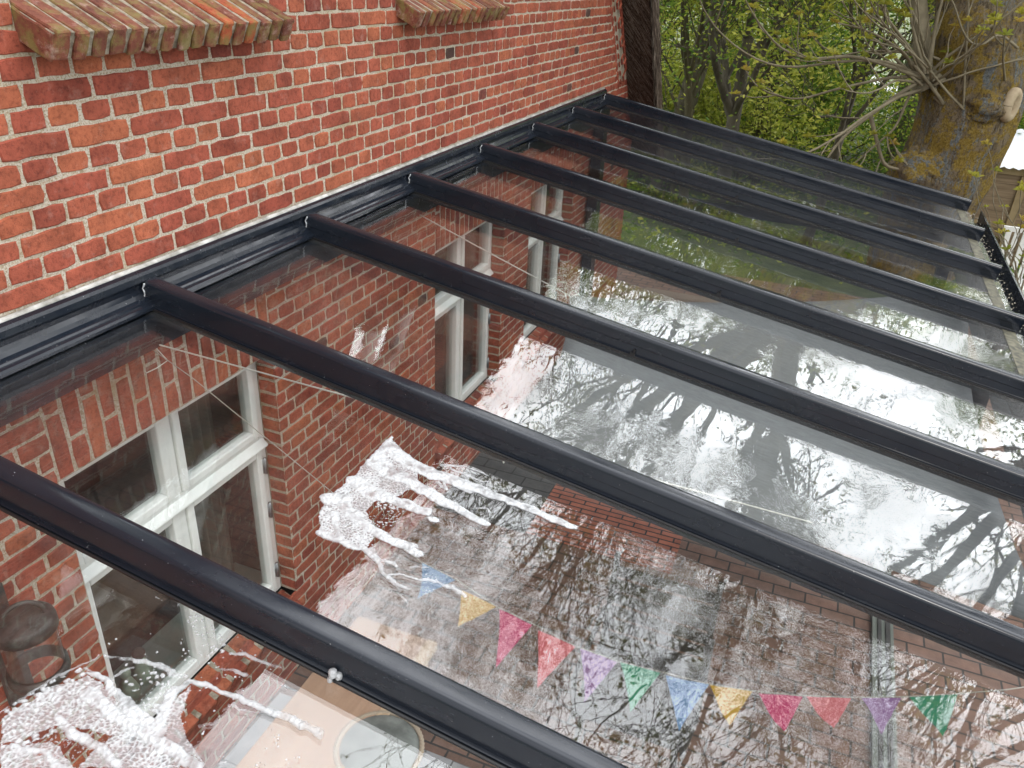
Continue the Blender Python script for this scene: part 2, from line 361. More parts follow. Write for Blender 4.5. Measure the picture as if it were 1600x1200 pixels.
for k in range(-60, 60):
    z0 = ZR+k*CO; z1 = z0+CO
    if z1 < GZ or z0 > 3.4: continue
    zc = (z0+z1)/2; head = (k % 2 == 1) if True else False   # course just under ZR (k=-1) is headers
    pitch = HALF if head else 2*HALF
    ex = verge(zc)-(.40 if zc > .05 else 0)
    blocks = sorted([(a, b) for a, b, c, d in holes+lint if c-.02 < zc < d-.005])
    spans, x = [], WEST
    for a, b in blocks: spans.append((x, a)); x = b
    spans.append((x, ex))
    off = (0 if not head else HALF*.5)+(HALF if (k//2) % 2 else 0)+.03
    for (a, b) in spans:
        n0 = math.floor((a-off)/pitch)
        q = n0*pitch+off
        while q < b:
            l, r = max(q, a), min(q+pitch, b)
            if r-l > .035:
                j = .0050; rv = rng.random()
                rv = min(rv, .93) if not head else rv
                lo = l+(j if l > a+1e-6 or l == WEST else 0); hi = r-(j if r < b-1e-6 else 0)
                brick_face(W, wattr, (0, FRONT_Y, 0), X, Z, -Y, lo+rng.uniform(-.001, .001), hi, z0+.0050+rng.uniform(-.001, .001), z1-.0050, rv)
            q += pitch
# soldier lintels: two rows of alternately long and short upright bricks
for a, b, z0, z1 in lint:
    n = round((b-a)/.0715); w = (b-a)/n
    for i in range(n):
        cut = z0+(.125 if i % 2 else .242)
        for (c, d) in ((z0+.004, cut-.006), (cut+.006, z1-.006)):
            brick_face(W, wattr, (0, FRONT_Y, 0), X, Z, -Y, a+i*w+.006, a+(i+1)*w-.006, c, d, rng.random())
# reveals: right jamb faces -x, left jamb +x, head underside
for (a, b, z0, z1) in holes:
    z = ZR-60*CO
    while z < z1:
        c, d = max(z, z0), min(z+CO, z1)
        if d-c > .03:
            brick_face(W, wattr, (b, 0, 0), Y, Z, -X, .004, .1, c+.0068, d-.0068, rng.random())
            brick_face(W, wattr, (a, 0, 0), Y, Z, X, .004, .1, c+.0068, d-.0068, rng.random())
        z += CO
    n = round((b-a)/.0715); w = (b-a)/n
    for i in range(n): brick_face(W, wattr, (0, 0, z1), X, Y, -Z, a+i*w+.006, a+(i+1)*w-.006, .004, .1, rng.random())
nb = len(W.f)
# mortar bed: cells around the openings
xs = sorted(set([WEST]+[q for h in holes for q in h[:2]]+[7.2]+[verge(z) for z in ()])); zs = sorted(set([GZ-.1, 3.4]+[q for h in holes for q in h[2:]]+[-.1]))
MY = FRONT_Y+.0032
for i in range(len(xs)-1):
    for j in range(len(zs)-1):
        x0, x1, z0, z1 = xs[i], xs[i+1], zs[j], zs[j+1]; cx, cz = (x0+x1)/2, (z0+z1)/2
        if any(a < cx < b and c < cz < d for a, b, c, d in holes): continue
        if cx > 6.08 and z0 >= -.1: continue
        W.add([(x0, MY, z0), (x1, MY, z0), (x1, MY, z1), (x0, MY, z1)], [(0, 1, 2, 3)], 1)
W.add([(6.08, MY, -.1), (verge(-.1), MY, -.1), (verge(3.4), MY, 3.4), (3.98, MY, 3.4), (3.98, MY, 2.06), (6.08, MY, 2.06)][:3]+[(6.08, MY, 2.2)], [(0, 1, 2, 3)], 1) if False else None
zz = np.linspace(-.1, 3.4, 40)
for a, b in zip(zz[:-1], zz[1:]):
    if verge(a) > 6.08: W.add([(6.08, MY, a), (verge(a), MY, a), (max(6.08, verge(b)), MY, b), (6.08, MY, b)], [(0, 1, 2, 3)], 1)
W.add([(7.2, MY, GZ-.1), (8.1, MY, GZ-.1), (7.8, MY, -.1), (7.2, MY, -.1)], [(0, 1, 2, 3)], 1)
for a, b, c, d in holes:
    e = .0045
    W.add([(b+e, 0.004, c), (b+e, .2, c), (b+e, .2, d), (b+e, .004, d)], [(0, 1, 2, 3)], 1)
    W.add([(a-e, 0.004, c), (a-e, .2, c), (a-e, .2, d), (a-e, .004, d)], [(0, 3, 2, 1)], 1)
    W.add([(a, .004, d+e), (b, .004, d+e), (b, .2, d+e), (a, .2, d+e)], [(0, 3, 2, 1)], 1)
wattr.extend([0]*(len(W.f)-nb))
obj('wall', W, [M_brick, M_mortar], house, attr=wattr)
# carved brick trim along the verge: small arched hollows
T = MB(); ta = []
for i in range(34):
    z = .10+i*.085; x = verge(z)-.20
    ax = np.array([-VS, 0, 1.0]); ax /= np.linalg.norm(ax); nx = np.array([ax[2], 0, -ax[0]])
    q = (x, -.012, z)
    brick_face(T, ta, q, nx, ax, -Y, .085, .165, -.050, .048, rng.random()*.5)                     # outer border
    brick_face(T, ta, (x, -.004, z), nx, ax, -Y, -.165, -.115, -.044, .042, rng.random()*.5)        # inner border
    k = 1 if i % 2 else -1
    brick_face(T, ta, (x, -.030, z), nx, ax, -Y, -.020+.040*k, .012+.040*k, -.048, .030, .95)
    brick_face(T, ta, (x, -.036, z), nx, ax, -Y, -.045+.030*k, .040+.030*k, .026, .046, .5)
    brick_face(T, ta, (x, -.018, z), nx, ax, -Y, -.105, -.085, -.04, .02, .9)
obj('gable_trim', T, [M_brick], house, attr=ta)
# house body behind (closed, dark rooms) and gable side
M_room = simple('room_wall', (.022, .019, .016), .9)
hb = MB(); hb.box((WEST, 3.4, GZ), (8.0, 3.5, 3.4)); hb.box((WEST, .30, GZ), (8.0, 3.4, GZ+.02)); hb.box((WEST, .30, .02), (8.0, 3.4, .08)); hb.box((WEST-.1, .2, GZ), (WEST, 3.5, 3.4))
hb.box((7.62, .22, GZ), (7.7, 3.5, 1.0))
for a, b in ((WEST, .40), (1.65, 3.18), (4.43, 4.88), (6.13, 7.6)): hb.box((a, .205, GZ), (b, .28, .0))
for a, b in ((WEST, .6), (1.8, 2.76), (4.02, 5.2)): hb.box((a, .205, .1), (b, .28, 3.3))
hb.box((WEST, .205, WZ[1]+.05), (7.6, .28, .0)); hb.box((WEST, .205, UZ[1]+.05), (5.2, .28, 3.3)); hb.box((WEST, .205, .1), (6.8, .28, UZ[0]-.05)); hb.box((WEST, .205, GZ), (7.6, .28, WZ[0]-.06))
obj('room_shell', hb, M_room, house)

# thatch: verge on the right plus half hip eave above
def make_thatch():
    m, nt, p = mat('thatch'); p.inputs['Roughness'].default_value = .95; p.inputs['Specular IOR Level'].default_value = .1
    at = N(nt, 'ShaderNodeAttribute', attribute_name='rnd'); r = ramp(nt, [(0, (.045, .03, .024)), (.4, (.12, .088, .068)), (.75, (.26, .21, .17)), (1, (.42, .37, .32))])
    nt.links.new(at.outputs['Fac'], r.inputs[0]); nt.links.new(r.outputs[0], p.inputs['Base Color']); return m
M_thatch = make_thatch()
TH = MB(); tha = []
def slab(p, q, r_, s, th):
    pass
# core of the verge: a prism that follows the slope, from y=-.30 to y=.4
VX = 8.20; VZ = -.27
def vx(z): return VX-(z-VZ)*.742
core = [(vx(-.95)+.0, -.95), (vx(3.3), 3.3), (vx(3.3)-.30, 3.3), (vx(-.95)-.30, -.95)]
TH.prism(core, (0, -.275, 0), X, Z, (0, .9, 0)); tha += [.05]*(len(TH.f)-len(tha))
# half hip: eave along x at z about 3.4
hp = [(-.38, 3.30), (-.30, 3.22), (1.2, 3.30), (3.2, 6.2), (3.0, 6.35)]
TH.prism(hp, (WEST, 0, 0), Y, Z, (vx(3.4)-WEST+.1, 0, 0)); tha += [.3]*(len(TH.f)-len(tha))
sdir2 = np.array([-.742, 0, 1.0]); sdir2 /= np.linalg.norm(sdir2)
for _ in range(9000):      # straw on the verge face: lies steeply, running down towards the outer edge
    t = rng.random(); z = rng.uniform(-.95, 3.2); x = vx(z)-t*.31
    ln = rng.uniform(.05, .2)
    d = np.array([rng.uniform(.30, .62), rng.uniform(-.12, .05), -1.0+rng.uniform(-.1, .1)]); d /= np.linalg.norm(d)
    p0 = np.array([x, -.278+rng.uniform(-.03, .0), z]); p1 = p0+d*ln
    if p1[0] > vx(p1[2])+.02: continue
    w = np.array([.0036, 0, .002])*rng.uniform(.7, 1.5)
    TH.add([p0-w, p1-w, p1+w, p0+w], [(0, 1, 2, 3)]); tha.append(float(np.clip(rng.beta(1.3, 2.2), 0, 1)))
for _ in range(9000):       # straw on the underside of the overhang, sweeping outwards and down
    z = rng.uniform(-.95, 3.2); y = rng.uniform(-.26, .03); p0 = np.array([vx(z)-.303-rng.uniform(0, .02), y, z])
    d = np.array([.05, -rng.uniform(.45, .9), -1.0+rng.uniform(-.1, .1)]); d[0] = -d[2]*.742; d /= np.linalg.norm(d); p1 = p0+d*rng.uniform(.06, .22)-np.array([.004, 0, 0])
    if p1[1] < -.30: continue
    w = np.array([.0, .0032, .0015]); TH.add([p0-w, p0+w, p1+w, p1-w], [(0, 1, 2, 3)]); tha.append(float(np.clip(rng.beta(1.3, 1.5), 0, 1)))
for _ in range(14000):      # frayed cut ends along the outer edge
    z = rng.uniform(-.95, 3.2); y = rng.uniform(-.29, .25); p0 = np.array([vx(z)-.01, y, z])
    d = np.array([1.0, rng.uniform(-.5, .2), rng.uniform(-.7, .3)]); d /= np.linalg.norm(d); p1 = p0+d*rng.uniform(.01, .035)
    w = np.array([0, .0022, .0022]); TH.add([p0-w, p1-w, p1+w, p0+w], [(0, 1, 2, 3)]); tha.append(float(rng.uniform(.6, 1)))
obj('thatched_roof', TH, M_thatch, house, attr=tha)

# windows
M_curtain = simple('curtain', (.11, .11, .09), .9, nscale=2, ncol=(.15, .15, .12))
def window(x0, x1, z0, z1, ground=True):
    y = .100; w = obj('window', frame_mb(x0, x1, z0, z1, y), M_white, house, loc=((x0+x1)/2, y, z0)); bevel(w, .004)
    mid = (x0+x1)/2; tz = z1-.482*1.0 if ground else z1-.38
    cols = [(x0+.040, mid-.022), (mid+.022, x1-.040)]
    rows = [(tz+.030, z1-.036), (z0+.030, tz-.030)]
    for ci, (a, b) in enumerate(cols):
        for ri, (c, d) in enumerate(rows):
            s = MB(); fwid = .042; ys = y-.012
            s.box((a+.003, ys, c+.003), (a+fwid, y+.045, d-.003)); s.box((b-fwid, ys, c+.003), (b-.003, y+.045, d-.003))
            s.box((a+fwid+.0005, ys+.001, d-fwid), (b-fwid-.0005, y+.045, d-.003)); s.box((a+fwid+.0005, ys+.001, c+.003), (b-fwid-.0005, y+.045, c+fwid+(.012 if ri else 0)))
            so = obj('sash', s, M_white, w); bevel(so, .006)
            g = MB(); g.box((a+fwid-.006, y+.018, c+fwid-.006), (b-fwid+.006, y+.024, d-fwid+.006)); obj('pane', g, M_pane, w)
            if ri == 1:
                hx = a-.004 if ci == 0 else b+.004
                for t in ((.12, .42, .86) if ground else (.2, .8)):
                    h = MB(); hz = d-(d-c)*t; h.tube([(hx, ys-.006, hz-.045), (hx, ys-.006, hz+.045)], .0075, 8); h.box((hx-.014, ys-.003, hz-.04), (hx+.014, ys+.002, hz+.04)); obj('hinge', h, M_hinge, w, smooth=True)
    return w
def frame_mb(x0, x1, z0, z1, y):
    m = MB(); t = .040; mid = (x0+x1)/2; tz = z1-.482 if z1 < 0 else z1-.38
    m.box((x0+.001, y, z0), (x0+t, y+.09, z1)); m.box((x1-t, y, z0), (x1-.001, y+.09, z1))
    m.box((x0+t, y+.001, z1-.038), (x1-t, y+.09, z1-.001)); m.box((x0+t, y+.001, z0), (x1-t, y+.09, z0+.030))
    m.box((mid-.022, y+.001, z0+.03), (mid+.022, y+.089, tz-.03)); m.box((mid-.022, y+.001, tz+.03), (mid+.022, y+.089, z1-.038))
    m.box((x0+t, y+.001, tz-.03), (x1-t, y+.089, tz+.03))
    m.prism([(y+.001, tz-.026), (y-.030, tz-.030), (y-.030, tz-.020), (y+.001, tz+.012)], (x0+.012, 0, 0), Y, Z, (x1-x0-.024, 0, 0))
    return m
for a, b in WX: window(a, b, WZ[0], WZ[1])
for a, b in UX: window(a, b, UZ[0], UZ[1], False)
# ground-floor brick sills (sloping rowlocks) and upstairs sills
def sill(x0, x1, yb, zb, yf, zf, th, mname, bw=.0705):
    Sm = MB(); at = []
    top0 = np.array([0, yb, zb]); dv = np.array([0, yf-yb, zf-zb]); Ls = np.linalg.norm(dv); dv /= Ls; nn = np.array([0, dv[2], -dv[1]]); nn = nn if nn[2] > 0 else -nn
    n = round((x1-x0)/bw); w = (x1-x0)/n
    for i in range(n):
        rv = rng.random(); a, b = x0+i*w+.0085, x0+(i+1)*w-.0085; dz = rng.uniform(-.003, .003)
        P = top0+nn*dz; e = rng.uniform(.0, .009)
        brick_face(Sm, at, P, X, dv, nn, a, b, 0, Ls+e, rv, .003, depth=.012)
        Pf = P+dv*(Ls+e-.002)
        brick_face(Sm, at, Pf, X, -nn, dv, a, b, .004, th, rv, .003, depth=.012)
    brick_face(Sm, at, top0+X*x0, dv, -nn, -X, .0, Ls, .003, th, .3, .003)
    brick_face(Sm, at, top0+X*x1, dv, -nn, X, .0, Ls, .003, th, .3, .003)
    k = len(Sm.f)
    prof = [(0, -.0035), (Ls-.006, -.0035), (Ls-.010, -th+.004), (0, -th+.004)]
    Sm.prism(prof, top0+X*(x0+.004), dv, nn, X*(x1-x0-.008), 1); at += [0]*(len(Sm.f)-k)
    o = obj('window_sill', Sm, [mname, M_sillmortar], house, attr=at, loc=((x0+x1)/2, yf, zf)); return o
for a, b in WX: sill(a+.004, b-.004, .095, -2.004, -.045, -2.062, .10, M_brick, .115)
for a, b in UX: sill(a, b, .09, .905, -.135, .803, .085, M_sillbrick)
# interior bits
for wi, (a, b) in enumerate(WX):
    c = MB(); n = 40
    for side, (u0, u1) in enumerate(((b-.26, b-.05),)):
        pts = [(u0+(u1-u0)*i/n, .36+.022*math.sin(i*.55+side), 0) for i in range(n+1)]
        vs = [(x, y, WZ[0]-.1) for x, y, _ in pts]+[(x, y, WZ[1]+.03) for x, y, _ in pts]
        c.add(vs, [(i, i+1, n+2+i, n+1+i) for i in range(n)])
    o = thing('curtain', ['pale curtain hanging inside the nearest window, behind the bell figurines', 'pale curtain hanging inside the middle ground-floor window', 'pale curtain hanging inside the farthest ground-floor window'][wi], 'curtain', ((a+b)/2, .36, WZ[0]))
    obj('fabric', c, M_curtain, o, smooth=True)
M_sillin = simple('inner_sill', (.30, .34, .31), .35)
o = MB(); o.box((.43, .195, -1.995), (1.62, .42, -1.962)); obj('inner_sill', o, M_sillin, house)
M_bell = simple('glazed_green', (.24, .29, .22), .35, nscale=30, ncol=(.38, .42, .33))
M_hat = simple('knitted_brown', (.10, .055, .045), .9, bumps=(90, .6, .003))
for fx, fy, sc_, lb in ((.70, .255, 1.0, 'small green bell figurine on the inner window sill, left of its pair'), (.80, .27, 1.12, 'green bell figurine with brown knitted top on the inner window sill')):
    fg = thing('figurine', lb, 'figurine', (fx, fy, -1.962))
    b_ = MB(); b_.lathe([(0.0, 0), (.046*sc_, 0), (.05*sc_, .012), (.040*sc_, .05*sc_), (.026*sc_, .09*sc_), (.016*sc_, .11*sc_), (0.001, .115*sc_)], (fx, fy, -1.962), 20); obj('body', b_, M_bell, fg, smooth=True)
    h_ = MB(); r = .026*sc_; h_.lathe([(r*math.sin(t), .135*sc_-r*math.cos(t)) for t in np.linspace(.01, PI-.01, 9)], (fx, fy, -1.962), 16); obj('head', h_, M_bell if sc_ == 1 else M_hat, fg, smooth=True)
M_shade = simple('lamp_shade_white', (.7, .68, .6), .8)
lp = thing('pendant_lamp', 'white pendant lamp shade seen through the upper left pane of the nearest window', 'lamp', (.80, .75, -.3))
b_ = MB(); b_.lathe([(.03, 0), (.06, -.02), (.13, -.14), (.15, -.24), (.145, -.24), (.05, -.03)], (.80, .75, -1.0), 28); obj('lamp_shade', b_, M_shade, lp, smooth=True)
b_ = MB(); b_.tube([(.80, .75, -1.0), (.80, .75, -.02)], .004, 6); obj('cord', b_, M_black, lp)

# ------------------------------------------------------------ the glass roof
roof = thing('glass_patio_roof', 'anthracite aluminium patio roof with sloping glass panes fixed to the brick wall', 'patio roof', (3.4, -1.7, GZ))
I0, I1 = -2, 7
def rp(x, s, h): return np.array([x, 0, 0])+s*DR+h*NR
RW = .060
def rafter_mesh():
    b = MB(); s0, s1 = .040, LEN
    # cap: rounded top, side with a ledge, flange with gasket line down to the glass
    prof = [(-.018, 0), (-.010, -.0012), (-.0045, -.0045), (-.001, -.010), (0, -.017), (0, -.050), (-.003, -.053), (-.003, -.086), (.004, -.088), (.004, -.096), (.0, -.0965),
            (-RW, -.0965), (-RW-.004, -.096), (-RW-.004, -.088), (-RW+.003, -.086), (-RW+.003, -.053), (-RW, -.050), (-RW, -.017), (-RW+.001, -.010), (-RW+.0045, -.0045), (-RW+.010, -.0012), (-RW+.018, .0)]
    b.prism([(a, h) for a, h in prof][::-1], rp(0, s0, 0), X, NR, DR*(s1-s0))
    return b
def under_mesh():
    b = MB(); b.prism([(.0, -.1085), (-.004, -.128), (-RW+.010, -.128), (-RW+.002, -.1085)][::-1], rp(0, .03, 0), X, NR, DR*(LEN-.14)); return b
rm = mesh('rafter', rafter_mesh(), M_frame); um = mesh('rafter_beam', under_mesh(), M_frame)
for p_ in rm.polygons: p_.use_smooth = True
rm.set_sharp_from_angle(angle=math.radians(32))
rl = np.array(WL[roof.name])
gb = MB()
for a, b in ((-RW-.012, -RW-.0045), (.0045, .012)): gb.prism([(a, -.0975), (b, -.0975), (b, -.092), ((a+b)/2, -.0905), (a, -.092)], rp(0, .06, 0), X, NR, DR*(LEN-.10))
gm = mesh('gasket', gb, M_rubber)
cb_ = MB(); cb_.obox(rp(-RW-.006, 0, -.088), (X*.006, DR*.010, NR*.009)); cb_.obox(rp(-RW-.004, .004, -.072), (X*.004, DR*.004, NR*.008)); clipm = mesh('clip', cb_, M_rubber)
em = MB(); em.prism([(.001, .0015), (.001, -.1), (-RW-.001, -.1), (-RW-.001, .0015)][::-1], rp(0, LEN, 0), X, NR, DR*.004)
emesh = mesh('end_cap', em, M_frame)
hg = MB(); wp = []
for i in range(9): wp.append(rp(-RW-.003+rng.uniform(-.003, .003), .034+rng.uniform(0, .012), -.008-.085*i/8))
hg.tube(wp, [.002+.0015*rng.random() for _ in wp], 5)
smesh = mesh('sealant_bead', hg, simple('white_sealant', (.6, .62, .64), .4))
for i in range(I0, I1+1):
    o = bpy.data.objects.new('rafter', rm); sc.collection.objects.link(o); o.parent = roof; o.location = np.array([i*S, 0, 0])-rl; WL[o.name] = (i*S, 0, 0)
    o5 = bpy.data.objects.new('gasket', gm); sc.collection.objects.link(o5); o5.parent = o
    o2 = bpy.data.objects.new('rafter_beam', um); sc.collection.objects.link(o2); o2.parent = o
    o3 = bpy.data.objects.new('end_cap', emesh); sc.collection.objects.link(o3); o3.parent = o
    if i >= 0:
        o4 = bpy.data.objects.new('sealant_bead', smesh); sc.collection.objects.link(o4); o4.parent = o
    for s_ in ((1.75,) if i >= 2 else ()):
        o6 = bpy.data.objects.new('clip', clipm); sc.collection.objects.link(o6); o6.parent = o; o6.location = DR*(s_+.13*math.sin(i*2.3))
for i in range(I0, I1):
    g = MB(); x0, x1 = i*S+.001, (i+1)*S-RW-.001
    c = [rp(x0-.02+.02, .03, GH), rp(x1, .03, GH), rp(x1, LEN+.03, GH), rp(x0, LEN+.03, GH)]
    d = [q-NR*.008 for q in c]
    g.add(c+d, [(0, 3, 2, 1), (4, 5, 6, 7), (0, 1, 5, 4), (1, 2, 6, 5), (2, 3, 7, 6), (3, 0, 4, 7)])
    obj('glass_pane', g, M_glass, roof)
# cover plate where the roof meets the wall
XA, XB = I0*S-RW, I1*S+.004
pl = MB(); pl.prism([(0, .030), (-.016, .026), (-.028, .020), (-.034, .010), (-.036, -.010), (-.030, -.016), (-.022, -.024), (-.020, -.040), (-.024, -.056), (-.034, -.068), (-.050, -.076), (-.052, -.083), (-.058, -.084), (-.066, -.088), (-.070, -.096), (-.070, -.106), (0, -.106)], (XA, -.001, 0), Y, Z, X*(XB-XA))
obj('wall_plate', pl, M_frame, roof)
ps = MB(); ps.prism([(-.001, .037), (-.005, .038), (-.015, .0285), (-.012, .024), (-.001, .029)], (XA, -.001, 0), Y, Z, X*(XB-XA)); obj('sealant_strip', ps, M_seal, roof, smooth=True)
pu = MB(); pu.prism([(-.001, -.108), (-.085, -.124), (-.085, -.24), (-.001, -.24)], (XA, 0, 0), Y, Z, X*(XB-XA)); obj('wall_beam', pu, M_frame, roof)
# foam tape at the low edge of each pane, gutter, posts
M_tape = simple('tape_edge', (.04, .04, .03), .8, nscale=30, ncol=(.16, .15, .10), bumps=(60, .6, .003))
for i in range(I0, I1):
    t = MB(); c = rp((i+.5)*S-RW/2, LEN-.045, GH+.0012); t.obox(c, (X*((S-RW)/2-.004), DR*.035, NR*.001)); obj('edge_tape', t, M_tape, roof)
gt = MB(); E0 = rp(0, LEN+.02, -.10); gy, gz = E0[1], E0[2]
gt.prism([(0.03, -.006), (.03, -.10), (-.10, -.10), (-.10, .012), (-.112, .012), (-.112, -.112), (.04, -.112), (.04, -.006)], (XA, gy, gz), Y, Z, X*(XB-XA+.02))
obj('gutter', gt, M_frame, roof)
M_lit = simple('petal_litter', (.55, .5, .4), .9)
lt = MB()
for _ in range(700):
    x = rng.uniform(1.5, I1*S); c = np.array([x, gy+rng.uniform(-.06, .045), gz-.02+rng.uniform(-.01, .022)]); a = rng.normal(size=3); a /= np.linalg.norm(a); b = np.cross(a, rng.normal(size=3)); b /= np.linalg.norm(b)
    lt.add([c-a*.006, c+b*.004, c+a*.006, c-b*.004], [(0, 1, 2, 3)])
lo_ = obj('petal_litter', lt, M_lit, kind='stuff'); tag(lo_, 'pale fallen petals lying in the roof gutter', 'petals')
bm_ = MB(); bm_.box((XA, gy+.02, gz-.26), (XB, gy+.12, gz-.115)); obj('front_beam', bm_, M_frame, roof)
for x, y in ((XB-.10, gy+.07), (XA+.1, gy+.07), (3.95, gy+.07)):
    p_ = MB(); p_.box((x-.05, y-.05, GZ), (x+.05, y+.05, gz-.26)); obj('post', p_, M_frame, roof)
p_ = MB(); p_.box((6.50, -.12, GZ), (6.64, -.02, -.25)); p_.box((6.55, -3.2, -.95), (6.62, -.1, -.85)); obj('wall_post', p_, M_frame, roof)
# sliding track on the ground along the front
tk = thing('sliding_door_track', 'pale sliding door track with dark groove along the front of the patio', 'door track', (2, gy+.1, GZ))
t_ = MB(); t_.box((-2, -3.12, GZ), (6.6, -3.00, GZ+.03)); obj('rail', t_, simple('pale_aluminium', (.16, .18, .155), .4, .3), tk)
t_ = MB(); t_.box((-2, -3.10, GZ+.032), (6.6, -3.075, GZ+.04)); t_.box((-2, -3.05, GZ+.032), (6.6, -3.03, GZ+.04)); obj('groove', t_, M_black, tk)

# ------------------------------------------------------------ under the roof
M_cord = simple('white_cord', (.75, .74, .68), .7)
M_sail = simple('sail_fabric', (.15, .158, .162), .8, nscale=90, ncol=(.21, .22, .225), stretch=(1, .05, 1), bumps=(200, .3, .001))
def sail():
    A = at_z(890, 462, -.66); B = at_z(1524, 447, -1.02); C_ = at_z(1640, 985, -1.10); D = at_z(796, 712, -.74)
    n = 30; vs = []; cen = (A+B+C_+D)/4
    eu = lambda P, Q, t, k: P*(1-t)+Q*t+(cen-(P+Q)/2)*k*4*t*(1-t)
    for i in range(n+1):
        for j in range(n+1):
            u, v = i/n, j/n      # u: A->D ; v: A->B
            top = eu(A, B, v, .16); bot = eu(D, C_, v, .05); lf_ = eu(A, D, u, .05); rg_ = eu(B, C_, u, .14)
            bil = (1-u)*(1-v)*A+(1-u)*v*B+u*v*C_+u*(1-v)*D
            q = (1-u)*top+u*bot+(1-v)*lf_+v*rg_-bil
            q[2] -= .05*math.sin(PI*u)*math.sin(PI*v)
            vs.append(q)
    fs = [(i*(n+1)+j, i*(n+1)+j+1, (i+1)*(n+1)+j+1, (i+1)*(n+1)+j) for i in range(n) for j in range(n)]
    s = thing('shade_sail', 'grey woven shade sail stretched under the glass roof', 'shade sail', tuple(cen))
    m = MB(); m.add(vs, fs); o = obj('fabric', m, M_sail, s, smooth=True)
    sm_ = o.modifiers.new('thick', 'SOLIDIFY'); sm_.thickness = .002
    for P, Q in ((A, np.array([2.946, -.004, -.251])), (B, rp(I1*S-.2, LEN-.1, -.2)), (D, None)):
        c = MB()
        if Q is not None: c.tube([P, (P+Q)/2+np.array([0, 0, -.004]), Q], .0035, 6); 
        # little bow of loose cord
        t = np.linspace(0, 2*PI, 16); c.tube([P+np.array([.035*math.cos(a)*(1+.3*math.sin(a)), .028*math.sin(a)-.03, .015+.01*math.sin(2*a)]) for a in t], .0035, 6)
        c.tube([P, P+np.array([-.03, .02, .02]), P+np.array([-.06, -.0, .0])], .0035, 6)
        obj('cord', c, M_cord, s, smooth=True)
sail()
# bunting
HK = np.array([.872, -.004, -.223])
hk = MB(); t = np.linspace(0, 2*PI*.8, 12); hk.tube([(.872+.0, -.03+.014*math.cos(a), -.235+.014*math.sin(a)) for a in t], .0025, 6); hk.tube([(.872, .02, -.225), (.872, -.03, -.225)], .003, 6); hk.lathe([(0, 0), (.011, .0), (.011, .003), (0, .003)], (.872, -.004, -.262), 12)
obj('wall_hook', hk, M_hinge, house, smooth=True)
En = np.array([.80, -3.3, -.7]); wv = En-HK; nn_ = np.cross(wv, [0, 0, 1])
def on_b(x, y, off=0):
    d = ray(x, y); return CAM+d*(((HK-CAM)@nn_)/(d@nn_))
bun = thing('bunting', 'string of coloured triangular pennants hanging under the glass roof', 'bunting', tuple(on_b(1000, 1040)))
sp = [(215, 530), (300, 590), (420, 688), (520, 770), (600, 832), (655, 876), (712, 905), (775, 947), (834, 975), (900, 1010), (965, 1033), (1033, 1050), (1110, 1069), (1180, 1080), (1256, 1087), (1330, 1090), (1410, 1089), (1496, 1084), (1570, 1078), (1640, 1068), (1700, 1056)]
b_ = MB(); b_.tube([on_b(*q) for q in sp], .0018, 5); obj('string', b_, simple('grey_string', (.36, .35, .31), .8), bun, smooth=True)
cols = {'blue': (.16, .33, .62), 'yellow': (.72, .45, .06), 'magenta': (.72, .05, .20), 'salmon': (.80, .17, .20), 'lilac': (.38, .20, .48), 'green': (.04, .36, .20)}
M_flag = {}
for k, c in cols.items():
    m, nt, p = mat('pennant_'+k); p.inputs['Base Color'].default_value = (*c, 1); p.inputs['Roughness'].default_value = .8
    n = noise_n(nt, 220, 2, .5); bump(nt, p, n.outputs[0], .3, .001)
    tb = N(nt, 'ShaderNodeBsdfTranslucent'); tb.inputs[0].default_value = (*c, 1); mxs = N(nt, 'ShaderNodeMixShader'); mxs.inputs[0].default_value = .4
    o_ = nt.nodes['Material Output']; nt.links.new(p.outputs[0], mxs.inputs[1]); nt.links.new(tb.outputs[0], mxs.inputs[2]); nt.links.new(mxs.outputs[0], o_.inputs[0]); M_flag[k] = m
flags = [('blue', (660, 879), (712, 906), (655, 932)), ('yellow', (722, 922), (775, 948), (712, 984)), ('magenta', (780, 952), (832, 976), (779, 1036)), ('salmon', (841, 984), (899, 1011), (842, 1070)),
         ('lilac', (906, 1012), (965, 1034), (917, 1089)), ('green', (968, 1033), (1032, 1051), (988, 1104)), ('blue', (1040, 1055), (1108, 1070), (1064, 1133)), ('yellow', (1109, 1070), (1177, 1079), (1141, 1131)),
         ('magenta', (1186, 1083), (1254, 1089), (1223, 1158)), ('salmon', (1260, 1088), (1331, 1090), (1302, 1147)), ('lilac', (1345, 1090), (1408, 1090), (1377, 1137)), ('green', (1420, 1088), (1496, 1084), (1474, 1164))]
for k, a, b, c in flags:
    A_, B_, C_ = on_b(*a), on_b(*b), on_b(*c); nrm = np.cross(B_-A_, C_-A_); nrm /= np.linalg.norm(nrm)
    m = MB(); n = 8; vs = []; idx = {}
    for i in range(n+1):
        for j in range(n+1-i):
            u, v = i/n, j/n; idx[i, j] = len(vs); wob = (.012*math.sin(u*4+v*3+a[0])+.004*math.sin(u*11-v*7+a[1]))*(v+.15)+.03*v*v*math.sin(a[0]*.7)
            vs.append(A_+(B_-A_)*u+(C_-A_)*v+nrm*wob-(B_-A_)*.0)
    fs = []
    for i in range(n):
        for j in range(n-i):
            fs.append((idx[i, j], idx[i+1, j], idx[i, j+1]))
            if i+j < n-1: fs.append((idx[i+1, j], idx[i+1, j+1], idx[i, j+1]))
    m.add(vs, fs); o = obj('pennant', m, M_flag[k], bun, smooth=True); o['label'] = k+' pennant'
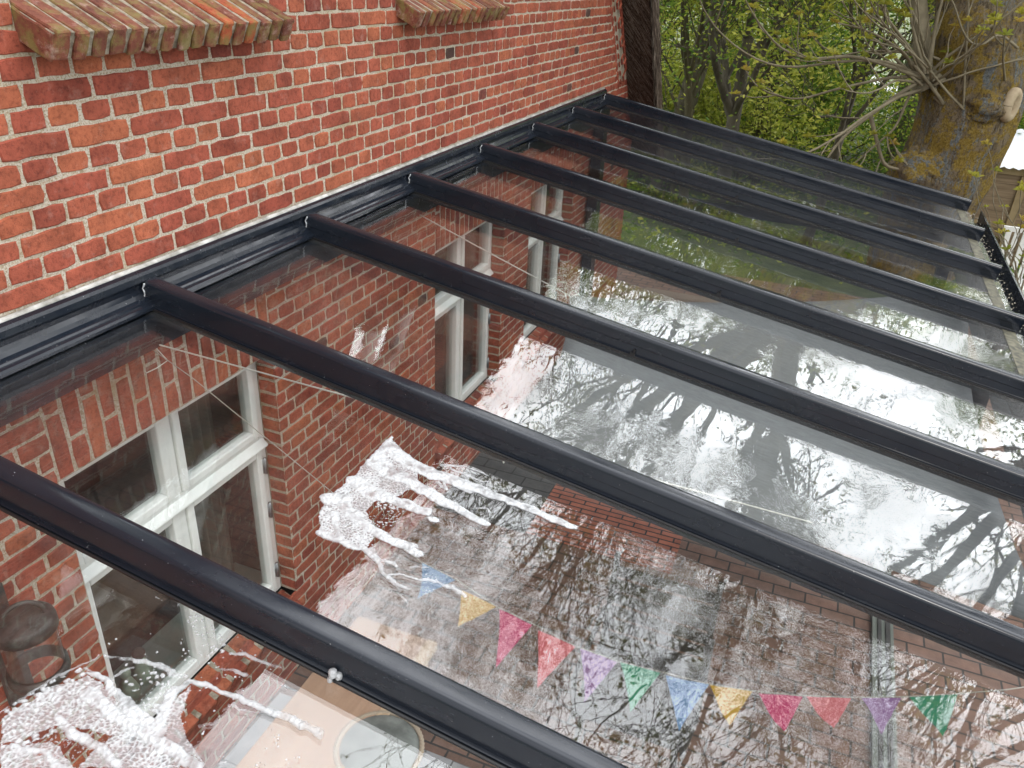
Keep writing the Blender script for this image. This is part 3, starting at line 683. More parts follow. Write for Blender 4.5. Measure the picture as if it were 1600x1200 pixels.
# second cord from the same hook
cd = thing('cord', 'thin white cord running from the wall hook above the nearest window', 'cord', tuple(HK))
q0 = at_roof(620, 640, -.24); b_ = MB(); b_.tube([HK+np.array([0, -.03, 0]), q0, q0+(q0-HK)*1.6], .0028, 6)
b_.tube([HK+np.array([0, -.03, 0]), at_y(245, 545, -.06), at_y(262, 563, -.08), at_y(245, 575, -.06), at_y(228, 583, -.04)], .002, 5); obj('line', b_, M_cord, cd, smooth=True)

# bench, pouf, chair
M_tan = simple('pale_wood', (.38, .225, .14), .5, nscale=2.2, ncol=(.48, .30, .195), stretch=(1, 9, 1), bumps=(8, .1, .004))
M_tan2 = simple('light_wood_edge', (.48, .34, .21), .5, nscale=4, ncol=(.56, .41, .26), stretch=(1, 14, 1))
bz = -2.03
P = [at_z(552, 948, bz), at_z(676, 992, bz)]
bench = thing('wooden_bench', 'tan wooden bench along the wall under the soapy glass', 'bench', (.9, -.62, GZ))
ang = math.atan2(*(at_z(505, 1200, bz)-at_z(598, 1108, bz))[[1, 0]])
bx1 = 1.64; by0, by1 = -.83, -.37
b_ = MB(); b_.box((-.3, by0+.055, bz-.035), (bx1-.03, by1, bz)); o = obj('seat', b_, M_tan, bench); bevel(o, .006)
b_ = MB(); b_.box((-.3, by0, bz-.045), (bx1-.03, by0+.053, bz+.003)); obj('front_rail', b_, M_tan2, bench)
for x in (-.2, bx1-.12):
    for y in (by0+.05, by1-.05):
        b_ = MB(); b_.box((x-.03, y-.03, GZ), (x+.03, y+.03, bz-.045)); obj('leg', b_, M_tan2, bench)
M_cow = simple('grey_leather', (.10, .11, .10), .6, nscale=9, ncol=(.26, .28, .26), bumps=(14, .5, .01))
M_rope = simple('rope', (.42, .34, .25), .9, bumps=(120, .6, .004))
pc = at_z(592, 1165, -2.02)
pf = thing('round_stool', 'round stool with grey seat and rope rim beside the bench', 'stool', (pc[0], pc[1], GZ))
b_ = MB(); b_.lathe([(.001, .012), (.10, .010), (.165, -.004), (.18, -.02)], pc, 40); obj('seat', b_, M_cow, pf, smooth=True)
b_ = MB()
for k in range(3):
    t = np.linspace(0, 2*PI, 61); b_.tube([(pc[0]+(.186+.006*math.cos(20*a+k*2.1))*math.cos(a), pc[1]+(.186+.006*math.cos(20*a+k*2.1))*math.sin(a), pc[2]-.014+.006*math.sin(20*a+k*2.1)) for a in t], .008, 6, cap=False)
obj('rope_rim', b_, M_rope, pf, smooth=True)
b_ = MB(); b_.lathe([(.17, -.02), (.16, -.25), (.15, -.475)], pc, 32); obj('base', b_, M_rope, pf, smooth=True)
# black garden chair
cx, cyy = 1.75, -1.85
ch = thing('garden_chair', 'black garden chair under the glass roof behind the pennants', 'chair', (cx, cyy, GZ))
b_ = MB()
for k in range(7): b_.box((cx-.25+k*.073, cyy-.25, -2.07), (cx-.25+k*.073+.052, cyy+.25, -2.04))
b_.box((cx-.26, cyy-.27, -2.085), (cx+.27, cyy-.245, -2.035)); b_.box((cx-.26, cyy+.245, -2.085), (cx+.27, cyy+.27, -2.035)); bevel(obj('seat', b_, M_black, ch), .004)
b_ = MB()
for k in range(6): b_.obox((cx+.27+.04*(k-2.5)/3, cyy-.0, -2.0+k*.075), (X*.010, Y*.25, Z*.027+X*.004))
for s_ in (-1, 1): b_.obox((cx+.28, cyy+s_*.255, -1.81), (X*.014, Y*.014, Z*.27+X*.05))
bevel(obj('backrest', b_, M_black, ch), .004)
for sx in (-1, 1):
    for sy in (-1, 1):
        b_ = MB(); b_.tube([(cx+sx*.22, cyy+sy*.22, -2.09), (cx+sx*.26, cyy+sy*.25, GZ)], [.016, .012], 8); obj('leg', b_, M_black, ch)
for sy in (-1, 1):
    b_ = MB(); b_.tube([(cx-.22, cyy+sy*.26, -2.05), (cx-.23, cyy+sy*.28, -1.86), (cx+.26, cyy+sy*.27, -1.84)], .014, 8); obj('armrest', b_, M_black, ch)
# taupe garden sofa at the far end
sx0, sy0 = 6.0, -1.35
so = thing('garden_sofa', 'taupe cushioned garden sofa at the far end of the patio', 'sofa', (sx0, sy0, GZ))
M_taupe = simple('taupe_fabric', (.21, .16, .12), .9, nscale=60, ncol=(.26, .20, .15), bumps=(150, .4, .002))
b_ = MB(); b_.box((sx0-.35, sy0-.65, -2.35), (sx0+.35, sy0+.65, -2.12)); bevel(obj('seat', b_, M_taupe, so), .03)
b_ = MB(); b_.box((sx0+.25, sy0-.65, -2.12), (sx0+.42, sy0+.65, -1.72)); bevel(obj('backrest', b_, M_taupe, so), .04)
for s_ in (-1, 1):
    b_ = MB(); b_.box((sx0-.35, sy0+s_*.65, -2.35), (sx0+.42, sy0+s_*.80, -1.88)); bevel(obj('armrest', b_, M_taupe, so), .03)
for a in (-1, 1):
    for c in (-1, 1):
        b_ = MB(); b_.box((sx0+a*.3-.03, sy0+c*.7-.03, GZ), (sx0+a*.3+.03, sy0+c*.7+.03, -2.35)); obj('leg', b_, M_black, so)

# lantern on the wall
ln = thing('wall_lantern', 'dark metal lantern with glass cylinder hanging from a bracket on the brick wall', 'lantern', (.10, -.19, -.9))
M_lant = simple('lantern_metal', (.035, .031, .028), .5, .2, nscale=30, ncol=(.085, .078, .07), bumps=(60, .3, .002))
lc = np.array([.085, -.20, 0]); zt = -.80; zb_ = -1.045; R = .085
b_ = MB(); b_.box((.075, -.020, -1.25), (.165, -.001, -.78)); o = obj('wall_board', b_, M_lant, ln); bevel(o, .003)
b_ = MB(); b_.tube([(.118, -.018, -.835), (.11, -.10, -.825), (.095, -.205, -.812)], .017, 12); obj('bracket', b_, M_lant, ln, smooth=True)
b_ = MB(); b_.lathe([(.001, .012), (R*.9, .010), (R, .004), (R+.003, -.006), (R+.003, -.034), (R-.004, -.036)], (lc[0], lc[1], zt), 40); obj('lid', b_, M_lant, ln, smooth=True)
b_ = MB(); t = np.linspace(-.1, PI+.1, 14); b_.tube([(lc[0]+.050*math.cos(a), lc[1]-.03*math.cos(a), zt+.008+.060*math.sin(a)) for a in t], .0075, 8); obj('ring_handle', b_, M_lant, ln, smooth=True)
b_ = MB(); b_.lathe([(R-.006, -.03), (R-.006, -.20)], (lc[0], lc[1], zt), 40); b_.lathe([(R-.010, -.03), (R-.010, -.20)], (lc[0], lc[1], zt), 40); obj('glass_cylinder', b_, M_lglass, ln, smooth=True)
b_ = MB(); b_.lathe([(R-.012, -.218), (R-.012, -.185), (R+.002, -.183), (R+.003, -.215), (R, -.222), (R-.010, -.222), (R-.012, -.218)], (lc[0], lc[1], zt), 40); obj('base_ring', b_, M_lant, ln, smooth=True)
# ------------------------------------------------------------ soap foam lying on the glass
M_foam = None
def make_foam():
    m, nt, p = mat('soap_foam'); p.inputs['Base Color'].default_value = (.50, .515, .525, 1); p.inputs['Roughness'].default_value = .4
    p.inputs['Subsurface Weight'].default_value = 0
    v = N(nt, 'ShaderNodeTexVoronoi'); v.inputs['Scale'].default_value = 110; t = N(nt, 'ShaderNodeTexCoord'); nt.links.new(t.outputs['Object'], v.inputs[0])
    n = noise_n(nt, 60, 4, .6); b1 = bump(nt, None, v.outputs['Distance'], .8, .004); bump(nt, p, n.outputs[0], .5, .006, b1)
    # thin foam lets some of what lies below show through
    at = N(nt, 'ShaderNodeAttribute', attribute_name='thin'); tr = N(nt, 'ShaderNodeBsdfTransparent')
    mx = N(nt, 'ShaderNodeMixShader'); o = nt.nodes['Material Output']
    nt.links.new(at.outputs['Fac'], mx.inputs[0]); nt.links.new(p.outputs[0], mx.inputs[1]); nt.links.new(tr.outputs[0], mx.inputs[2]); nt.links.new(mx.outputs[0], o.inputs[0])
    return m
M_foam = make_foam()
def uv_of(px, py):
    q = at_roof(px, py); return np.array([q[0], q@DR])
def vnoise(P, sc_, seed=0):
    """smooth value noise at points P (n,2)"""
    g = np.random.default_rng(seed).random((64, 64)); q = P*sc_; i = np.floor(q).astype(int); f = q-i; f = f*f*(3-2*f)
    a = lambda dx, dy: g[(i[:, 0]+dx) % 64, (i[:, 1]+dy) % 64]
    return (a(0,0)*(1-f[:,0])+a(1,0)*f[:,0])*(1-f[:,1])+(a(0,1)*(1-f[:,0])+a(1,1)*f[:,0])*f[:,1]
def fnoise(P, s, seed=0): return .55*vnoise(P, s, seed)+.3*vnoise(P, s*2.1, seed+1)+.15*vnoise(P, s*4.3, seed+2)
def worley(P, s, seed=0):
    """distances to the nearest and the second nearest jittered cell point"""
    r = np.random.default_rng(seed).random((64, 64, 2)); q = P*s; i = np.floor(q).astype(int); d1 = np.full(len(P), 9.); d2 = d1.copy()
    for dx in (-1, 0, 1):
        for dy in (-1, 0, 1):
            c = i+np.array([dx, dy]); j = r[c[:, 0] % 64, c[:, 1] % 64]; d = np.linalg.norm(q-(c+j), axis=1)
            d2 = np.minimum(d2, np.maximum(d, d1)); d1 = np.minimum(d1, d)
    return d1, d2
def seg_dist(P, A, B):
    ab = B-A; t = np.clip(((P-A)@ab)/(ab@ab+1e-12), 0, 1); return np.linalg.norm(P-(A+t[:, None]*ab), axis=1), t
def in_poly(P, poly):
    ins = np.zeros(len(P), bool); n = len(poly)
    for i in range(n):
        a, b = poly[i], poly[(i+1) % n]; c = ((a[1] > P[:, 1]) != (b[1] > P[:, 1])) & (P[:, 0] < (b[0]-a[0])*(P[:, 1]-a[1])/(b[1]-a[1]+1e-12)+a[0]); ins ^= c
    return ins
def poly_sd(P, poly):
    d = np.full(len(P), 9.)
    for i in range(len(poly)): d = np.minimum(d, seg_dist(P, poly[i], poly[(i+1) % len(poly)])[0])
    return np.where(in_poly(P, poly), d, -d)
def foam(name, label, to_px, strokes, bubbles, dots, res=.0021, seed=1):
    cv = lambda q: uv_of(*to_px(*q))
    S_ = []
    for pts, r0, r1 in strokes:
        q = [cv(a) for a in pts]
        a = to_px(*pts[0]); sc_ = np.linalg.norm(uv_of(a[0]+5, a[1])-uv_of(*a))/5*(to_px(1, 0)[0]-to_px(0, 0)[0])
        S_.append((q, r0*sc_*1.05, r1*sc_*1.05))
    B_ = [([cv(a) for a in poly], cell, cover) for poly, cell, cover in bubbles]
    D_ = [[cv(a) for a in poly] for poly in dots]
    allp = np.array([p for s in S_ for p in s[0]]+[p for b in B_ for p in b[0]]+[p for d in D_ for p in d])
    lo, hi = allp.min(0)-.05, allp.max(0)+.05
    nx, ny = ((hi-lo)/res).astype(int)+1
    gx, gy = np.meshgrid(np.arange(nx), np.arange(ny), indexing='ij'); P = lo+np.stack([gx.ravel(), gy.ravel()], 1)*res
    h = np.full(len(P), -.02)
    warp = (np.stack([fnoise(P, 26, seed+5), fnoise(P, 26, seed+9)], 1)-.5)*.020+(np.stack([fnoise(P, 75, seed+15), fnoise(P, 75, seed+19)], 1)-.5)*.005
    Q = P+warp
    for pts, r0, r1 in S_:
        d = np.full(len(P), 9.); k = len(pts)-1
        for i in range(k):
            dd, t = seg_dist(Q, pts[i], pts[i+1]); r = r0+(r1-r0)*(i+t)/k; d = np.minimum(d, dd/r)
        rr = (r0+r1)/2
        hh = np.where(d < 1, np.sqrt(np.clip(1-d*d, 0, 1))*min(rr*.34, .0048), -(d-1)*rr)
        h = np.maximum(h, hh)
    thin = np.where(h > 0, np.clip(1-h/.0030, 0, 1)*.75+.55*np.clip(fnoise(P, 38, seed+70)*3-1.45, 0, 1), 1)
    for poly, cell, cover in B_:
        sd = poly_sd(P+warp*.8, poly); d1, d2 = worley(Q, 1/cell, seed+3); big = fnoise(P, 18, seed+31)
        if cover >= .5:      # froth: bubble walls with small holes
            c = (d2-d1); w = np.clip(.36*cover+(big-.5)*.8-c, -1, 1)
            hh = np.where(sd > 0, np.where(w > 0, .0012+.004*np.clip(w, 0, 1), np.where(cover > .5, .0006, -.01)), -.01)
        else:              # separate drops
            rad = .22+cover*.7+(big-.5)*.7; hh = np.where(sd > 0, (rad-d1)*cell*.75, -.01)
        new = hh > h; h = np.maximum(h, hh); thin = np.where(new & (hh > 0), np.clip(.80-hh/.003, .05, .62), thin)
    for poly in D_:
        sd = poly_sd(P, poly); d1, _ = worley(P, 1/.011, seed+77); rn = vnoise(P, 60, seed+4)
        rad = -.06+.30*rn**2+.10*(fnoise(P, 14, seed+8)-.4); hh = np.where((sd > 0), (rad-d1)*.008, -.01); h = np.maximum(h, hh); thin = np.where((hh > 0) & (hh >= h), .1, thin)
    h += np.where(h > .0015, (fnoise(P, 90, seed+50)-.5)*.0030+(.5-worley(P, 150, seed+60)[0])*.0012, 0)
    # keep off the rafters
    fx = np.mod(P[:, 0], S); h = np.where((fx > S-RW-.006) | (fx < .004), -.01, h)
    on = (h > 0).reshape(nx, ny); H = h.reshape(nx, ny); TT = thin.reshape(nx, ny)
    cell_on = on[:-1, :-1] | on[1:, :-1] | on[:-1, 1:] | on[1:, 1:]
    cell_on &= (on[:-1, :-1].astype(int)+on[1:, :-1]+on[:-1, 1:]+on[1:, 1:]) >= 2
    used = np.zeros((nx, ny), bool)
    used[:-1, :-1] |= cell_on; used[1:, :-1] |= cell_on; used[:-1, 1:] |= cell_on; used[1:, 1:] |= cell_on
    idx = -np.ones((nx, ny), int); idx[used] = np.arange(used.sum())
    Pu = P.reshape(nx, ny, 2)[used]; Hu = np.clip(H[used], 0, .012)+.0004
    W3 = np.outer(Pu[:, 0], X)+np.outer(Pu[:, 1], DR)+np.outer(GH+Hu, NR)
    # along the roof P[:,1] is measured as q@DR, which is the distance s plus nothing (root at the wall line)
    ci, cj = np.nonzero(cell_on); fs = np.stack([idx[ci, cj], idx[ci, cj+1], idx[ci+1, cj+1], idx[ci+1, cj]], 1)
    mb = MB(); mb.v = [W3]; mb.n = len(W3); mb.f = fs.tolist(); mb.m = [0]*len(fs)
    o = obj(name, mb, M_foam, loc=tuple(W3.mean(0)), smooth=True)
    a = o.data.attributes.new('thin', 'FLOAT', 'POINT'); a.data.foreach_set('value', TT[used].astype(float).tolist())
    tag(o, label, 'foam'); return o
c4 = lambda x, y: (450+x/4, 640+y/4)
foam('soap_foam', 'white soap foam running down the glass pane in thick streaks above the pennants', c4,
     [([(640, 250), (760, 335), (900, 400), (1050, 450), (1200, 500), (1350, 560), (1500, 620), (1640, 680), (1780, 730)], 62, 26),
      ([(560, 330), (640, 400), (750, 445), (850, 505), (950, 570), (1050, 620), (1150, 670), (1235, 712)], 66, 24),
      ([(420, 450), (520, 515), (640, 560), (750, 600), (865, 640)], 60, 34), ([(880, 684), (930, 690)], 24, 22),
      ([(250, 560), (340, 560), (390, 640), (450, 710), (560, 775), (680, 835), (760, 880), (815, 908)], 55, 30), ([(720, 838), (795, 856)], 18, 15),
      ([(200, 770), (290, 812), (380, 855), (450, 876)], 34, 22), ([(285, 650), (300, 740), (335, 830)], 26, 26),
      ([(560, 300), (620, 230), (655, 175)], 55, 10), ([(470, 880), (560, 930), (640, 960), (685, 985)], 22, 8), ([(520, 880), (565, 950), (600, 1030), (690, 1105), (765, 1130)], 20, 9),
      ([(620, 1045), (740, 1040), (900, 1080), (1030, 1110), (1110, 1160)], 10, 18), ([(770, 985), (880, 995)], 7, 6), ([(960, 350), (1060, 350), (1150, 370), (1245, 410)], 16, 7),
      ([(1020, 370), (1130, 420), (1260, 460)], 12, 6), ([(1185, 620), (1225, 615), (1262, 645)], 9, 9), ([(705, 1150), (725, 1190), (745, 1215)], 12, 5),
      ([(930, 460), (990, 500), (960, 440)], 16, 12), ([(1080, 490), (1140, 520)], 16, 10), ([(915, 960), (960, 900), (1060, 800), (1160, 725)], 3, 3)],
     [([(652, 160), (700, 270), (800, 330), (820, 470), (700, 540), (560, 560), (480, 640), (560, 760), (480, 880), (290, 800), (185, 790), (190, 650), (240, 550), (330, 490), (440, 390), (520, 290), (600, 205)], .0085, 1.0),
      ([(470, 570), (700, 560), (740, 640), (640, 740), (520, 740)], .010, .16)],
     [[(400, 850), (900, 760), (1500, 700), (1560, 1000), (1300, 1240), (900, 1230), (480, 1080)]], seed=11)
c3 = lambda x, y: (x/4, 900+y/4)
foam('soap_foam', 'white soap foam and droplets spread over the nearest glass pane beside the lantern', c3,
     [([(560, 740), (700, 850), (850, 960), (960, 1020), (1080, 1090), (1220, 1210)], 48, 40), ([(350, 900), (480, 1000), (620, 1080), (750, 1190)], 30, 34),
      ([(120, 1090), (260, 1120), (420, 1210)], 26, 34), ([(600, 620), (740, 740), (850, 880), (980, 980)], 24, 52), ([(660, 500), (760, 515), (860, 535), (1000, 580), (1150, 620)], 10, 24),
      ([(960, 960), (1020, 860), (1080, 740), (1180, 660)], 48, 22), ([(1180, 655), (1320, 690), (1430, 745), (1600, 800), (1730, 850), (1850, 900), (1930, 945), (1990, 1005)], 18, 30),
      ([(1400, 580), (1490, 600), (1575, 635)], 9, 14), ([(1450, 475), (1530, 480), (1600, 530), (1740, 580)], 16, 14), ([(1440, 800), (1560, 850), (1640, 840)], 10, 6),
      ([(-10, 862), (160, 752), (330, 660), (500, 570), (620, 500)], 9, 9), ([(540, 585), (640, 640), (700, 640), (760, 590), (830, 580)], 12, 9), ([(700, 640), (730, 720), (830, 810), (930, 830)], 9, 9), ([(1110, 820), (1150, 850)], 18, 8)],
     [([(0, 868), (160, 760), (330, 668), (500, 580), (600, 640), (760, 800), (700, 900), (450, 900), (300, 1010), (100, 1080), (0, 1100)], .0125, .34),
      ([(760, 620), (1100, 600), (1100, 700), (1000, 880), (860, 830)], .013, .20),
      ([(350, 850), (600, 900), (850, 1010), (860, 1200), (0, 1210), (0, 1080), (300, 1000)], .0065, .12),
      ([(960, 130), (1200, 200), (1420, 380), (1400, 480), (1300, 500), (1200, 330), (1120, 200)], .011, .16),
      ([(960, 900), (1200, 680), (1120, 900), (1280, 1200), (1100, 1200)], .010, .55),
      ([(0, 900), (330, 700), (560, 640), (720, 760), (1000, 960), (1100, 1210), (480, 1210), (700, 1000), (420, 930), (0, 1060)], .009, .75), ([(0, 1080), (330, 1040), (480, 1210), (0, 1210)], .009, .6)],
     [[(600, 400), (1400, 300), (1900, 700), (1900, 1200), (1100, 1200), (900, 700)]], seed=23)
# blob hanging at the rafter edge
b_ = MB(); bc = at_roof(520, 1052, -.075)
for dx, dz, r in ((0, 0, .011), (.010, -.010, .009), (-.006, -.018, .007), (.028, .004, .005), (.045, .002, .004)):
    q = bc+np.array([dx*.6-.0, -dx, dz]); b_.lathe([(r*math.sin(t)*(1+.15*math.sin(3*t)), -r*math.cos(t)) for t in np.linspace(.01, PI-.01, 9)], q, 14)
tag(obj('foam_blob', b_, M_foam, loc=tuple(bc), smooth=True), 'small white blob of foam stuck to the side of a rafter', 'foam')
# ------------------------------------------------------------ trees
def make_bark(name, c1, c2, scale=6):
    return simple(name, c1, .9, nscale=scale, ncol=c2, bumps=(35, 1.0, .02), stretch=(1, 1, .35))
M_bark = make_bark('grey_bark', (.075, .062, .045), (.17, .15, .11))
M_barkd = make_bark('dark_bark', (.055, .045, .025), (.12, .105, .05))
M_twig = simple('twig', (.16, .135, .085), .8, nscale=9, ncol=(.24, .21, .14))
M_twigd = simple('dark_twig', (.05, .036, .026), .85, nscale=6, ncol=(.10, .07, .05))
def make_leaf(name, stops, trans=.45):
    m, nt, p = mat(name); p.inputs['Roughness'].default_value = .5
    at = N(nt, 'ShaderNodeAttribute', attribute_name='rnd'); r = ramp(nt, stops); nt.links.new(at.outputs['Fac'], r.inputs[0]); nt.links.new(r.outputs[0], p.inputs['Base Color'])
    tb = N(nt, 'ShaderNodeBsdfTranslucent'); nt.links.new(r.outputs[0], tb.inputs[0]); mxs = N(nt, 'ShaderNodeMixShader'); mxs.inputs[0].default_value = trans
    o_ = nt.nodes['Material Output']; nt.links.new(p.outputs[0], mxs.inputs[1]); nt.links.new(tb.outputs[0], mxs.inputs[2]); nt.links.new(mxs.outputs[0], o_.inputs[0]); return m
M_leaf = make_leaf('green_leaf', [(0, (.05, .12, .014)), (.45, (.12, .22, .025)), (.75, (.40, .47, .055)), (1, (.68, .66, .11))])
M_leafy = make_leaf('yellow_green_leaf', [(0, (.15, .21, .025)), (.5, (.36, .40, .05)), (1, (.66, .63, .12))])
M_bud = make_leaf('bud_leaf', [(0, (.20, .24, .03)), (.6, (.38, .36, .045)), (1, (.42, .27, .06))], .5)
def leaves(mb, at, C0, n, spread, size, rg, flat=.35):
    """n small diamond leaves round centres C0"""
    C0 = np.asarray(C0); k = len(C0); idx = rg.integers(0, k, n); c = C0[idx]+rg.normal(size=(n, 3))*spread
    a = rg.normal(size=(n, 3)); a[:, 2] *= .6; a /= np.linalg.norm(a, axis=1)[:, None]
    b = np.cross(a, rg.normal(size=(n, 3))*np.array([1, 1, flat])+np.array([0, 0, .0])); b /= np.linalg.norm(b, axis=1)[:, None]
    s = size*rg.uniform(.6, 1.3, n)[:, None]
    fold = np.cross(a, b)*s*.12
    V = np.stack([c-a*s, c+b*s*.42+fold-a*s*.1, c+a*s, c-b*s*.42+fold-a*s*.1], 1).reshape(-1, 3)
    o = mb.n; mb.v.append(V); mb.n += len(V); f = (np.arange(n*4).reshape(n, 4)+o); mb.f += f.tolist(); mb.m += [0]*n
    cl = np.random.default_rng(5).random(k); at += np.clip(.55*cl[idx]+.45*rg.random(n), 0, 1).tolist()
def rotv(v, ax, a):
    ax = ax/np.linalg.norm(ax); return v*math.cos(a)+np.cross(ax, v)*math.sin(a)+ax*(ax@v)*(1-math.cos(a))
def grow(mb, tips, p, d, ln, r, lev, rg, maxlev, bend=.22, upw=.10, kids=(4, 6), ang=(.45, .95), shr=(.5, .72), sides=(8, 6, 4, 3, 3, 3), droop=0.0):
    nseg = 7 if lev < 2 else 5
    pts = [p.copy()]; dd = d/np.linalg.norm(d); ds = [dd]
    for i in range(nseg):
        dd = dd+rg.normal(size=3)*bend*(.6 if lev == 0 else 1)/math.sqrt(nseg)*1.3; dd[2] += upw*(1 if lev else .5)-droop*(lev >= 3)
        dd /= np.linalg.norm(dd); pts.append(pts[-1]+dd*ln/nseg); ds.append(dd)
    rad = np.linspace(r, r*(.55 if lev == 0 else .42), nseg+1)
    rad = np.maximum(rad, .0045)
    mb.tube(pts, rad, sides[min(lev, 5)], cap=False)
    if lev >= maxlev: tips.append(pts[-1]); tips.append(pts[-2]); return
    k = rg.integers(kids[0], kids[1]+1)
    for j in range(k):
        t = rg.uniform(.35 if lev == 0 else .25, 1.0) if j else 1.0
        i = min(int(t*nseg), nseg-1); f = t*nseg-i; q = pts[i]*(1-f)+pts[i+1]*f
        ax = np.cross(ds[i], rg.normal(size=3)); a = rg.uniform(*ang)*(.35 if j == 0 else 1)
        grow(mb, tips, q, rotv(ds[i], ax, a), ln*rg.uniform(*shr), rad[i]*rg.uniform(.42, .68)*(1.2 if j == 0 else 1), lev+1, rg, maxlev, bend, upw, kids, ang, shr, sides, droop)
def tree(label, base, h, r, seed, mats_=(None, None), maxlev=4, nleaf=9000, lsize=.05, spread=.16, group=None, cat='tree', lean=(0, 0), kids=(4, 6), upw=.10, ang=(.45, .95), name='tree', bend=.22, shr=(.5, .72), extra=()):
    rg = np.random.default_rng(seed); tr, br, tips = MB(), MB(), []
    base = np.array(base, float); d0 = np.array([lean[0], lean[1], 1.0])
    # trunk by hand so that it is its own part
    pts = [base]; dd = d0/np.linalg.norm(d0); ds = [dd]; th = h*.42; ns = 9
    for i in range(ns):
        dd = dd+rg.normal(size=3)*.05; dd /= np.linalg.norm(dd); pts.append(pts[-1]+dd*th/ns); ds.append(dd)
    rad = np.linspace(r, r*.62, ns+1); rad[0] *= 1.3; tr.tube(pts, rad, 12, cap=False)
    for j in range(rg.integers(5, 7)):
        t = 1.0 if j == 0 else rg.uniform(.5, 1.0); i = min(int(t*ns), ns-1); f = t*ns-i; q = pts[i]*(1-f)+pts[i+1]*f
        grow(br, tips, q, rotv(ds[i], np.cross(ds[i], rg.normal(size=3)), rg.uniform(*ang)*(.3 if j == 0 else 1)), h*rg.uniform(.28, .4), rad[i]*rg.uniform(.5, .75), 1, rg, maxlev, bend, upw, kids, ang, shr)
    T_ = thing(name, label, cat, tuple(base), group)
    obj('trunk', tr, mats_[0] or M_bark, T_, smooth=True); obj('branches', br, mats_[2] if len(mats_) > 2 else (mats_[0] or M_bark), T_, smooth=True)
    if nleaf:
        lf = MB(); at = []; leaves(lf, at, tips, nleaf, spread, lsize, rg); obj('crown', lf, mats_[1] or M_leaf, T_, attr=at)
    return T_
# big lichen-covered trunk
def make_lichen():
    m, nt, p = mat('lichen_bark'); p.inputs['Roughness'].default_value = .95; p.inputs['Specular IOR Level'].default_value = .15
    n1 = noise_n(nt, 5, 8, .7, stretch=(1, 1, .5)); r = ramp(nt, [(.3, (.14, .105, .07)), (.5, (.28, .22, .145)), (.7, (.40, .335, .24))]); nt.links.new(n1.outputs[0], r.inputs[0])
    n2 = noise_n(nt, 3.2, 14, .80); q = ramp(nt, [(.47, (0, 0, 0)), (.515, (.95, .95, .95))]); nt.links.new(n2.outputs[0], q.inputs[0])
    nf = noise_n(nt, 45, 6, .8); yl = ramp(nt, [(.35, (.14, .10, .035)), (.5, (.40, .27, .05)), (.65, (.56, .44, .15))]); nt.links.new(nf.outputs[0], yl.inputs[0])
    ncr = noise_n(nt, 26, 6, .8, stretch=(1, 1, .4)); crk = ramp(nt, [(.38, (.28, .26, .24)), (.52, (1.1, 1.1, 1.1))]); nt.links.new(ncr.outputs[0], crk.inputs[0])
    rb = mixc(nt, 1, r.outputs[0], crk.outputs[0], 'MULTIPLY'); c = mixc(nt, q.outputs[0], rb, yl.outputs[0])
    n3 = noise_n(nt, 1.5, 14, .82, coord='Generated', stretch=(4, 4, 4)); g = ramp(nt, [(.53, (0, 0, 0)), (.56, (1, 1, 1))]); nt.links.new(n3.outputs[0], g.inputs[0])
    gl = ramp(nt, [(.35, (.10, .11, .11)), (.55, (.30, .33, .34)), (.75, (.42, .45, .46))]); nt.links.new(nf.outputs[0], gl.inputs[0])
    c = mixc(nt, g.outputs[0], c, gl.outputs[0]); nt.links.new(c, p.inputs['Base Color'])
    nb = noise_n(nt, 14, 8, .7, stretch=(1, 1, .4)); nb2 = noise_n(nt, 60, 5, .7); b1 = bump(nt, None, nb.outputs[0], 1.0, .12); bump(nt, p, nb2.outputs[0], 1.0, .05, b1); return m
M_lichen = make_lichen()
TX = 9.0
bt = thing('lichen_tree', 'big leaning tree trunk covered in yellow and grey lichen beyond the roof edge', 'tree', tuple(at_x(1465, 340, TX)*np.array([1, 1, 0])+np.array([0, 0, GZ])))
def T3(x, y, X_=TX): return at_x(x, y, X_)
def ring_trunk(cx, r, n=40):
    mb = MB(); vs = []; k = len(cx); cx = np.array(cx); t = np.gradient(cx, axis=0); t /= np.linalg.norm(t, axis=1)[:, None]
    for i in range(k):
        u = np.cross(t[i], X); u /= np.linalg.norm(u); w = np.cross(t[i], u)
        for j in range(n):
            a = 2*PI*j/n; d = math.cos(a)*u+math.sin(a)*w
            q = cx[i]+d*r[i]; nz = noise.noise(Vector(q*2.2)); nz2 = noise.noise(Vector(q*7)); vs.append(cx[i]+d*r[i]*(1+.10*nz+.035*nz2))
    fs = [(i*n+j, i*n+(j+1) % n, (i+1)*n+(j+1) % n, (i+1)*n+j) for i in range(k-1) for j in range(n)]; fs.append(tuple(range((k-1)*n, k*n)))
    mb.add(vs, fs); return mb
def interp(ctrl, n):
    c = np.array(ctrl, float); t = np.linspace(0, len(c)-1, n); return np.stack([np.interp(t, range(len(c)), c[:, k]) for k in range(c.shape[1])], 1)
ctl = [(1425, 420, .50), (1448, 330, .49), (1472, 270, .50), (1502, 215, .47), (1519, 160, .48), (1525, 110, .50), (1528, 60, .46), (1528, 10, .40), (1522, -60, .31), (1500, -180, .24), (1490, -330, .17)]
ci = interp(ctl, 60)
# smooth the control curve
for _ in range(10): ci[1:-1] = (ci[:-2]+2*ci[1:-1]+ci[2:])/4
tb = ring_trunk([T3(a, b) for a, b, _ in ci], [c for _, _, c in ci])
obj('trunk', tb, M_lichen, bt, smooth=True)
